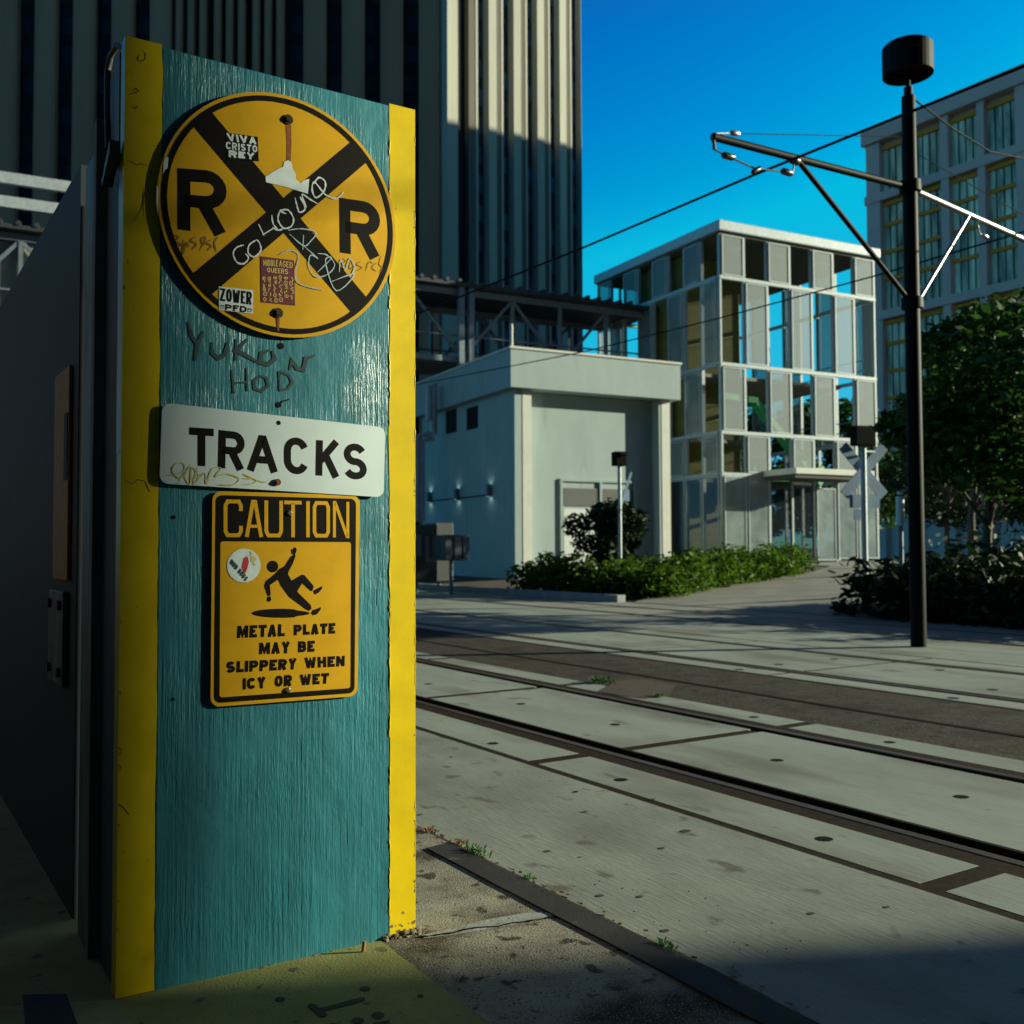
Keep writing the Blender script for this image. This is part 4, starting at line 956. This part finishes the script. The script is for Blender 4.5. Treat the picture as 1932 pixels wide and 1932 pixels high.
for i in range(len(xs)-1):
    if xs[i] < -6: b.box(xs[i]+.1, xs[i+1]-.1, .14, .16, ZB+.1, ZT-.05)
b.build('mesh_screen', m_mesh, br)
for z0 in (14.05, 14.95):
    b = MB(); b.box(-30, -11, -.3, -.1, z0, z0+.42); b.build('roof_rail', m_galv, br)
b = MB()
for x in (-29, -24, -19, -14): b.box(x, x+.15, -.08, .08, 13.4, 15.3)
b.build('roof_rail_post', m_galvd, br)
for xx in (2.0, 2.5):
    b = MB(); b.box(xx, xx+.26, -.36, -.10, 8.51, 13.2); b.build('pier', m_galvd, br)
b = MB(); b.box(9.3, 10.1, 1.2, 2.0, 0, ZB-.2); b.build('pier', m_slab, br)

# ================================================================== GLASS STAIR TOWER
FG = Fr(32.6, 33, 5.5, .6)
gt = thing('glass_stair_tower', 'grey steel stair tower with checkerboard of perforated panels and open bays', 'tower', fr=FG)
GW, GD = 9.65, 10.2
ZR = [x-.6 for x in (15.65, 13.58, 9.60, 6.50, 4.60)]      # row lines, top to bottom
cwr = GW/7; cwl = GD/8
b = MB(); b.box(-.2, GW+.3, -.25, GD+.2, ZR[0]+.02, ZR[0]+.50); b.build('roof', m_galv, gt, bevel=.05)
b = MB(); b.box(-.1, GW+.1, -.1, GD, ZR[0]-.1, ZR[0]+.018); b.build('soffit', m_soff, gt)
fr_ = MB()
for i in range(8):
    for y in (0, GD): fr_.box(i*cwr-.05, i*cwr+.05, y-.08, y+.08, 0, ZR[0]-.1)
for i in range(1, 8):
    for x in (0, GW): fr_.box(x-.08, x+.08, i*cwl-.05, i*cwl+.05, 0, ZR[0]-.1)
fr_.build('mullion', m_frame, gt)
fr_ = MB()
for z in ZR[1:]:
    for y in (-.02, GD+.02): fr_.box(-.06, GW+.06, y-.09, y+.09, z-.08, z+.08)
    for x in (-.03, GW+.03): fr_.box(x-.09, x+.09, .12, GD-.12, z-.08, z+.08)
fr_.build('transom', m_frame, gt)
def pane(name, m_, x0, x1, z0, z1, side):
    """framed sheet on one face; side in front/back/left/right"""
    b = MB(); f_ = MB(); e_ = .05; t_ = .03
    o = {'front': -.10, 'back': GD+.10, 'left': -.11, 'right': GW+.11}[side]
    def bx(mb, a, c, z_0, z_1, th):
        if side in ('front', 'back'): mb.box(a, c, o-th, o+th, z_0, z_1)
        else: mb.box(o-th, o+th, a, c, z_0, z_1)
    bx(b, x0+e_, x1-e_, z0+e_, z1-e_, .006)
    p = b.build(name, m_, gt)
    bx(f_, x0, x0+e_, z0, z1, t_); bx(f_, x1-e_, x1, z0, z1, t_); bx(f_, x0+e_, x1-e_, z0, z0+e_, t_); bx(f_, x0+e_, x1-e_, z1-e_, z1, t_)
    f_.build('panel_frame', m_frame, p)
for r in range(4):
    for c in range(7):
        if (c+r) % 2 == 0: pane('perforated_panel', m_perf, c*cwr+.07, (c+1)*cwr-.07, ZR[r+1]+.1, ZR[r]-.12, 'front')
        elif c % 2 == 0: pane('perforated_panel', m_perf, c*cwr+.07, (c+1)*cwr-.07, ZR[r+1]+.1, ZR[r]-.12, 'back')
    for c in range(8):
        if (c+r) % 2 == 1: pane('perforated_panel', m_perf, c*cwl+.07, (c+1)*cwl-.07, ZR[r+1]+.1, ZR[r]-.12, 'left')
    for c in range(0, 8, 2):
        if r < 3: pane('perforated_panel', m_perf, c*cwl+.07, (c+1)*cwl-.07, ZR[r+1]+.1, ZR[r]-.12, 'right')
for c in (0, 1, 5, 6): pane('glass_panel', m_lglass, c*cwr+.07, (c+1)*cwr-.07, .12, ZR[4]-.1, 'front')
for c in range(5): pane('glass_panel', m_dglass, c*cwl+.07, (c+1)*cwl-.07, .12, ZR[4]-.1, 'left')
b = MB()
for c in (2, 3): b.box(c*cwr+.08, (c+1)*cwr-.08, -.03, -.015, .05, ZR[4]-.1)
b.build('door_glass', m_dglass, gt)
pane('glass_door', m_lglass, 4*cwr+.1, 5*cwr-.1, .06, ZR[4]-.5, 'front')
b = MB(); b.box(1.7*cwr, 5.2*cwr, -2.2, -.12, ZR[4]-.05, ZR[4]+.22); b.build('canopy', m_wtrim, gt, bevel=.03)
b = MB(); b.box(1.75*cwr, 5.15*cwr, -2.1, -.15, ZR[4]-.22, ZR[4]-.052); b.build('canopy_soffit', m_soff, gt)
b = MB(); b.box(.5, 4.0, 3.4, 7.0, .01, ZR[0]-.15); b.build('lift_core', m_olive, gt)
for z in (ZR[1], ZR[2], ZR[3], ZR[4]):
    b = MB(); b.box(.2, {1: 4.2, 2: 9.4, 3: 4.2, 4: 7.4}[ZR.index(z)], 2.0, GD-.3, z-.22, z-.06) if z != ZR[1] else None
    if b.v: b.build('floor_slab', m_slab, gt)
b = MB(); b.beam((1.2, 1.4, ZR[2]-1.2), (3.2, 1.4, ZR[2]-1.3), .5, .28); b.beam((3.2, 1.4, ZR[2]-1.4), (7.2, 1.4, ZR[4]-.2), .5, .28); b.beam((4.2, 2.6, ZR[4]-.4), (8.6, 2.6, ZR[4]+.7), .4, .3); b.build('stair', m_green, gt)
b = MB()
for z in (ZR[2]+.5, ZR[2]+1.0, ZR[3]+.6, ZR[3]+1.1): b.tube([(4.2, GD-.5, z), (GW-.2, GD-.5, z)], .03, 6); b.tube([(GW-.3, .4, z), (GW-.3, GD-.4, z)], .03, 6)
b.build('handrail', m_galvd, gt)
b = MB(); b.box(0, GW, 0, GD, -.7, .008); b.build('floor', m_slab, gt)
for x in (1.3, 4.1, 6.8):
    b = MB(); b.box(x*1.0+cwr*.1, x+cwr*.75, 1.0, 1.15, ZR[0]-.26, ZR[0]-.14); b.build('ceiling_lamp', m_wtrim, gt)

# ================================================================== DARK RIBBED TOWER
AT = math.degrees(YAW)
FT = Fr(0, 0, AT); DT = 120.0
def lat(u): return (u-966)/FPX*DT
HT = 92.0
tw = thing('ribbed_tower', 'huge dark concrete office tower with vertical ribs behind the pillar', 'tower', loc=FT.wld((lat(845), DT, 0)), al=AT)
xc = lat(845)
# left wing: pier every period
per = 74.3/FPX*DT
b = MB(); b.box(lat(-120)-xc, -.2, 1.4, 30, -1, HT); b.build('core_wall', m_wdark, tw)
x = lat(834)-xc
def rib(x0, x1, y0, y1, ch, name, m_=m_tower_shade):
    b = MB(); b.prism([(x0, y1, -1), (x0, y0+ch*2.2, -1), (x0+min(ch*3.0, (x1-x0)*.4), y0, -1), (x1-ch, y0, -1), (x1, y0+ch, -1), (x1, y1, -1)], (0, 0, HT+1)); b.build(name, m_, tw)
gl = []
i = 0
while x > lat(-120)-xc:
    u = 966+(x+xc)/DT*FPX
    if 380 < u < 590:       # fluted bay
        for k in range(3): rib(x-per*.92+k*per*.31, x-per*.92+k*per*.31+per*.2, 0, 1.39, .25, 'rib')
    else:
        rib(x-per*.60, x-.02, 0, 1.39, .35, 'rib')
        gl.append((x-per*.985, x-per*.605))
    x -= per
for a, c in gl:
    b = MB(); b.box(a, c, 1.25, 1.39, -1, HT); b.build('window_strip', m_tdark, tw)
# right wing, turned away 48 degrees, with saw-tooth ribs
ang = R_(48); tx, ty = math.cos(ang), math.sin(ang); nx, ny = math.sin(ang), -math.cos(ang)
def q2(s_, n_): return (s_*tx+n_*nx, s_*ty+n_*ny)
def smax():
    k = (1096-966)/FPX
    return (k*DT-xc)/(tx-k*ty)
SM = smax(); P_ = SM/5.45
b = MB(); pts = [q2(0, -.7), q2(SM, -.7), q2(SM, -26), q2(0, -26)]
b.prism([(p[0], p[1], -1) for p in pts][::-1], (0, 0, HT+1)); b.build('core_wall', m_wdark, tw)
def sprism(prof, name, m_):
    b = MB(); b.prism([(*q2(s_, n_), -1) for s_, n_ in prof], (0, 0, HT+1)); b.build(name, m_, tw)
sprism([(-.3, -.69), (-.3, .35), (.32*P_, .35), (.42*P_, -.69)], 'rib', m_tower)
s0 = .45*P_
for k in range(5):
    a = s0+k*P_
    if k: sprism([(a, -.69), (a, .55), (a+.30*P_, .55), (a+.30*P_, .02), (a+.34*P_, .0), (a+.34*P_, -.69)], 'rib', m_tower)
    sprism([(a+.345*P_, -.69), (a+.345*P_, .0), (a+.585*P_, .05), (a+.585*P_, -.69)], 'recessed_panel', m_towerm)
    sprism([(a+.59*P_, -.69), (a+.59*P_, .12), (a+.67*P_, .12), (a+.67*P_, -.69)], 'fin', m_tower)
    sprism([(a+.68*P_, -.69), (a+.68*P_, -.45), (a+.99*P_, -.45), (a+.99*P_, -.69)], 'window_strip', m_tglass)
sprism([(s0+5*P_, -.69), (s0+5*P_, .55), (SM+.05, .55), (SM+.05, -.69)], 'rib', m_tower)

# ================================================================== HOTEL
XH = 100.0
ht = thing('tall_hotel', 'tall concrete hotel block with ochre barred curtained windows behind the trees', 'building', loc=(XH, 76.6, 0))
HZ = 50.9
YN = 45.0-76.6
b = MB(); b.box(.8, 32, YN, 0, -1, HZ-.2); b.build('wall', m_hotel, ht)
b = MB(); b.box(-.5, .79, YN, .4, HZ-1.9, HZ); b.build('cornice', m_hotel, ht)
b = MB(); b.box(-.25, .79, YN, .2, HZ-9.0, HZ-8.0); b.box(-.25, .79, YN, .2, HZ-23.0, HZ-22.0); b.box(-.25, .79, YN, .2, HZ-37, HZ-36); b.build('band_course', m_hotel, ht)
def hy(x): return on(0, XH, c7(x, 900)).y-76.6
edges = [(1068, 1222), (1266, 1430), (1478, 1650), (1694, 1880)]
bays = [(hy(c), hy(a)) for a, c in edges]
w_ = bays[-1][1]-bays[-1][0]
for k in range(3):
    last = bays[-1][0]; bays.append((last-1.3-w_, last-1.3))
pe = 0.0
b = MB(); prev = 0.0
for lo, hi in bays:
    b.box(-.12, .79, hi, prev, -1, HZ-1.95); prev = lo
b.box(-.12, .79, prev-1.2, prev, -1, HZ-1.95); b.build('pier', m_hotel, ht)
rows = [(HZ-7.9, HZ-2.4, 0), (HZ-21.9, HZ-9.1, 3), (HZ-35.9, HZ-23.1, 3)]
for lo, hi in bays:
    for z0, z1, nb in rows:
        b = MB(); b.box(.60, .79, lo+.02, hi-.02, z0, z1); wn = b.build('window', m_hglass, ht)
        MB().box(.35, .60, lo+.02, hi-.02, z1-.55, z1-.05).build('ochre_bar', m_ochre, wn)
        for k in range(1, nb+1):
            zz = z0+(z1-z0)*(k-.0)/(nb+1)+.2; MB().box(.40, .60, lo+.02, hi-.02, zz, zz+.42).build('ochre_bar', m_ochre, wn)
        for k in range(1, 4): MB().box(.50, .598, lo+(hi-lo)*k/4-.04, lo+(hi-lo)*k/4+.04, z0, z1-.56).build('mullion', m_wdark, wn)
b = MB(); b.box(118-XH, 142-XH, .01, 15, -1, 40.5); b.build('hidden_shade_block', m_hotel, ht)  # hidden block added behind the hotel to throw shade on the ribbed tower
# added block, unseen on the right: its edge draws the soft shade line across pillar and pavement
_f = Vector((math.sin(YAW), math.cos(YAW), 0))
_c = _r0*37.3+_f*(3.11+.13*38.0)
ob_ = thing('pillar_shade_block', 'plain unseen block added on the right to shade the pillar', 'building', loc=(_c.x, _c.y, 0))
b = MB(); b.box(-6, 0, -40, 0, -1, 24); b.build('wall', m_hotel, ob_)
b = MB()
for k in range(6): b.box(-6.06, -6.003, -38, -2, 2+k*3.6, 3.8+k*3.6)
b.build('window_band', m_hglass, ob_)
b = MB(); b.box(-6.3, .0, -40.3, .0, 24.001, 24.5); b.build('roof', m_slab, ob_)
_c = _r0*112+_f*150
ob_ = thing('tower_shade_block', 'slim unseen block added on the right to shade the ribbed tower', 'building', loc=(_c.x, _c.y, 0), al=AT)  # added out of view only to throw shade on the ribbed tower
b = MB(); b.box(-12, 12, -20, 22, -1, 79); b.build('wall', m_hotel, ob_)
b = MB(); b.box(-12.3, 12.3, -20.3, 22.3, 79.001, 79.8); b.build('roof', m_slab, ob_)
# added unseen dark masses behind the camera and left of the floodwall cut skylight
m_blocker = M('blocker_dark', (.055, .048, .045), .9, var=.25, vs=3, bump=.3, bs=20)
for lab_, x0, x1, y0, y1, hh in (('unseen dark mass added behind the viewpoint to cut skylight', -40, 28, -44, -17, 30), ('tall unseen slab added farther behind the viewpoint to cut skylight', -190, 120, -110, -70, 105), ('unseen dark mass added left of the floodwall to cut skylight', -20, -6.0, -12, 45, 8)):
    t = thing('sky_blocker', lab_, 'building', loc=((x0+x1)/2, (y0+y1)/2, 0), group='added skylight blockers out of frame')
    w2, d2 = (x1-x0)/2, (y1-y0)/2
    b = MB(); b.box(-w2, w2, -d2, d2, -.1, hh); b.build('wall', m_blocker, t)
    b = MB(); b.box(-w2-.2, w2+.2, -d2-.2, d2+.2, hh+.001, hh+.6); b.build('roof', m_roofd, t)
    b = MB(); z = 3.0
    while z < hh-2: b.box(-w2-.03, w2+.03, -d2-.03, d2+.03, z, z+1.5); z += 3.6
    b.build('window_band', m_dglass, t)

# ================================================================== MAST WITH ARMS
MX, MY = 11.35, 8.03
ms = thing('catenary_mast', 'tall black overhead-line mast with drum floodlight and two arms', 'mast', loc=(MX, MY, 0))
def mz(u, v): return on(1, MY, (u, v)).z
def mx(u, v): p = on(1, MY, (u, v)); return (p.x-MX, 0, p.z)
ztop = mz(1702, 178)
b = MB(); b.tube([(0, 0, 0), (0, 0, 4.0), (0, 0, ztop)], [.098, .095, .086], 20); b.build('pole', m_pole, ms)
b = MB(); b.tube([(0, 0, ztop), (0, 0, ztop+.12)], .055, 12); b.tube([(0, 0, ztop), (0, 0, mz(1698, 140))], .03, 10); b.build('neck', m_pole, ms)
zb0, zb1 = mz(1698, 136), mz(1698, 84); RD = .315
b = MB(); n = 36
def lathe(mb, prof, n=36, c=(0, 0)):
    vs = [(c[0]+r*math.cos(2*math.pi*k/n), c[1]+r*math.sin(2*math.pi*k/n), z) for r, z in prof for k in range(n)]
    fs = [(i*n+k, i*n+(k+1) % n, (i+1)*n+(k+1) % n, (i+1)*n+k) for i in range(len(prof)-1) for k in range(n)]
    return mb.add(vs, fs, False)
lathe(b, [(.02, zb0+.10), (RD-.05, zb0+.10), (RD-.04, zb0), (RD, zb0), (RD, zb1), (RD-.03, zb1+.03), (.05, zb1+.07), (0.001, zb1+.07)]); b.build('drum_lamp', m_pole, ms)
b = MB()
for k in range(3):
    a = k*2.1+.5; b.tube([(0, 0, zb0-.06), (RD*.9*math.cos(a), RD*.9*math.sin(a), zb0+.005)], .012, 6)
b.build('lamp_bracket', m_pole, ms); MB().tube([(0, 0, zb1+.06), (0, 0, zb1+.12)], .04, 8).build('lamp_cap', m_pole, ms)
b = MB(); pA, pB = mx(1345, 258), mx(1700, 350); b.tube([pA, pB], .045, 12); b.build('arm', m_pole, ms)
b = MB(); b.tube([mx(1505, 302), mx(1718, 570)], .032, 10); b.build('strut', m_pole, ms)
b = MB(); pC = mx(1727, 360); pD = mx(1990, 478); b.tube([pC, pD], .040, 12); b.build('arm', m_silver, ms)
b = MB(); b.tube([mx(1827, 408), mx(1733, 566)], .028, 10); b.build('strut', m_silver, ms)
for zz in (mz(1710, 350), mz(1720, 572)):
    b = MB(); b.tube([(0, 0, zz-.07), (0, 0, zz+.07)], .135, 16); b.box(.08, .17, -.05, .05, zz-.05, zz+.05); b.build('clamp', m_pole, ms)
b = MB()
e0 = Vector(mx(1345, 258)); e1 = Vector(mx(1348, 282)); b.tube([e0+Vector((0, 0, .03)), e1], .02, 8)
def iso(a, c, r): b.tube([Vector(a), Vector(a).lerp(Vector(c), .15), Vector(a).lerp(Vector(c), .5), Vector(a).lerp(Vector(c), .85), Vector(c)], [r*.4, r, r*1.05, r, r*.4], 10)
iso(mx(1362, 292), mx(1387, 298), .038); iso(mx(1474, 322), mx(1496, 328), .04); iso(mx(1418, 326), mx(1436, 316), .03)
b.tube([e1, mx(1374, 295), mx(1424, 318), mx(1484, 324), mx(1497, 322), mx(1498, 305)], .011, 6)
iso(mx(1492, 300), mx(1508, 306), .05); b.build('registration_fitting', m_insul, ms)
b = MB(); iso(mx(1378, 250), mx(1396, 253), .03); b.tube([mx(1350, 252), mx(1385, 251)], .01, 6); b.build('span_insulator', m_silver, ms)
b = MB()
b.tube([mx(1845, 425), mx(1848, 440), mx(1858, 447)], .012, 6); iso(mx(1852, 442), mx(1864, 449), .03); b.build('arm_fitting', m_silver, ms)
b = MB(); b.tube([(.09, -.02, mz(1728, 225)), (.09, -.02, mz(1730, 350))], .016, 6); b.build('cable_conduit', m_galvd, ms)
# ------------------------------------------------------------------ wires
def wire(lab, pts, r):
    b = MB(); P = [Vector(p) for p in pts]; o = P[0].copy()
    o_ = b.tube([p-o for p in P], r, 6).build('overhead_wire', m_wire); o_.location = o
    return tag(o_, lab, 'wire', 'overhead wires')
def sag(p, q_, s_, n=24): p, q_ = Vector(p), Vector(q_); return [p.lerp(q_, k/n)-Vector((0, 0, s_*4*(k/n)*(1-k/n))) for k in range(n+1)]
wire('contact wire over the second track passing under the left arm', [(8.9, 90, 6.3), (8.9, 30, 5.95), (8.9, 11.9, 5.71), (8.9, 8.4, 5.72), (8.9, 4, 5.66), (8.9, -20, 5.9)], .016)
wire('lower sagging wire crossing in front of the blockhouse and the glass tower', [(13.7, 60, 7.0), (13.7, 26.4, 6.12), (13.7, 18.1, 5.72), (13.7, 13.9, 5.65), (13.7, 10.4, 5.65), (13.7, 7.9, 5.70), (13.7, -20, 6.0)], .013)
a = Vector(mx(1718, 182))+Vector((MX, MY, 0)); c = on(0, 14.3, (1868, 286)); e_ = on(0, 17, (1990, 300))
wire('feeder cable sagging from the top of the mast to the right', [a, a.lerp(c, .5)-Vector((0, 0, .04)), c, c.lerp(e_, .5)-Vector((0, 0, .05)), e_], .014)
wire('thin span wire between the left arm tip and the mast', [Vector(mx(1396, 252))+Vector((MX, MY, 0)), Vector(mx(1695, 258))+Vector((MX, MY, 0))], .005)
wire('thin wire running from the mast down past the right arm', [Vector(mx(1722, 285))+Vector((MX, MY, 0)), on(0, 14.5, (1990, 440))], .006)

# ================================================================== SIGNALS
def place(u, d): r = ray(u, 1050); p = CC+r*(d/r.dot(CF)); return p
d = 22.5; p = place(1632, d); t = thing('crossbuck_signal', 'crossing signal seen from behind, silver crossbuck and black lamp box', 'signal', loc=(p.x, p.y, gz(p.x)), al=19)
k = d/FPX
def sz(v): return CAMH+(1050-v)*k-gz(p.x)
b = MB(); b.tube([(0, 0, 0), (0, 0, sz(850))], .065, 12); b.build('pole', m_galv, t)
b = MB(); b.tube([(0, 0, 0), (0, 0, .5)], .13, 12); b.build('base', m_galv, t)
for s_ in (-1, 1):
    b = MB(); c = Vector((.10, .12 if s_ > 0 else .15, sz(904))); dv_ = Vector((s_*.92, 0, 1)).normalized()*.76; sd_ = Vector((1, 0, -s_*.92)).normalized()*.125
    b.prism([c-dv_-sd_, c-dv_+sd_, c+dv_+sd_, c+dv_-sd_], (0, .02, 0)); b.build('crossbuck_board', m_alu, t, bevel=.004)
b = MB(); b.box(-.26, .26, -.12, .12, sz(858), sz(820)); b.box(-.22, .22, .12, .32, sz(840), sz(824)); b.build('lamp_box', m_signal, t, bevel=.03)
b = MB(); b.box(-.30, .46, .09, .11, sz(975), sz(950)); b.build('sign_plate', m_alu, t)
b = MB(); b.box(-.20, .20, .09, .11, sz(998), sz(978)); b.build('sign_plate', m_alu, t)
b = MB(); b.tube([(-.1, 0, sz(868)), (.35, .1, sz(868))], .03, 8); b.build('bracket', m_galv, t)
d = 26.0; p = place(1170, d); t = thing('signal_post', 'slim grey post with small black signal box in front of dark bush', 'signal', loc=(p.x, p.y, gz(p.x)), al=14)
k = d/FPX
b = MB(); b.tube([(0, 0, 0), (0, 0, sz(893))], .05, 10); b.tube([(0, 0, 0), (0, 0, .25)], .10, 10); b.build('pole', m_galv, t)
b = MB(); b.box(-.17, .17, -.14, .14, sz(894), sz(867)); b.box(-.12, .12, -.28, -.14, sz(876), sz(869)); b.build('signal_head', m_signal, t, bevel=.03)
b = MB(); b.beam((.06, .05, sz(968)), (.36, .05, sz(905)), .03, .06); b.box(.05, .3, .04, .06, sz(960), sz(938)); b.build('side_arm', m_alu, t)
p = place(1700, 19.5); t = thing('marker_post', 'short bright white marker post beside the black mast', 'post', loc=(p.x, p.y, gz(p.x)))
b = MB(); b.tube([(0, 0, 0), (0, 0, 1.62)], .05, 10); b.build('post', m_galvd, t)
b = MB(); b.tube([(0, 0, 1.64), (0, 0, 2.18)], [.08, .08], 12); b.tube([(0, 0, 2.22), (0, 0, 2.28)], .05, 10); b.build('white_sleeve', m_white, t)
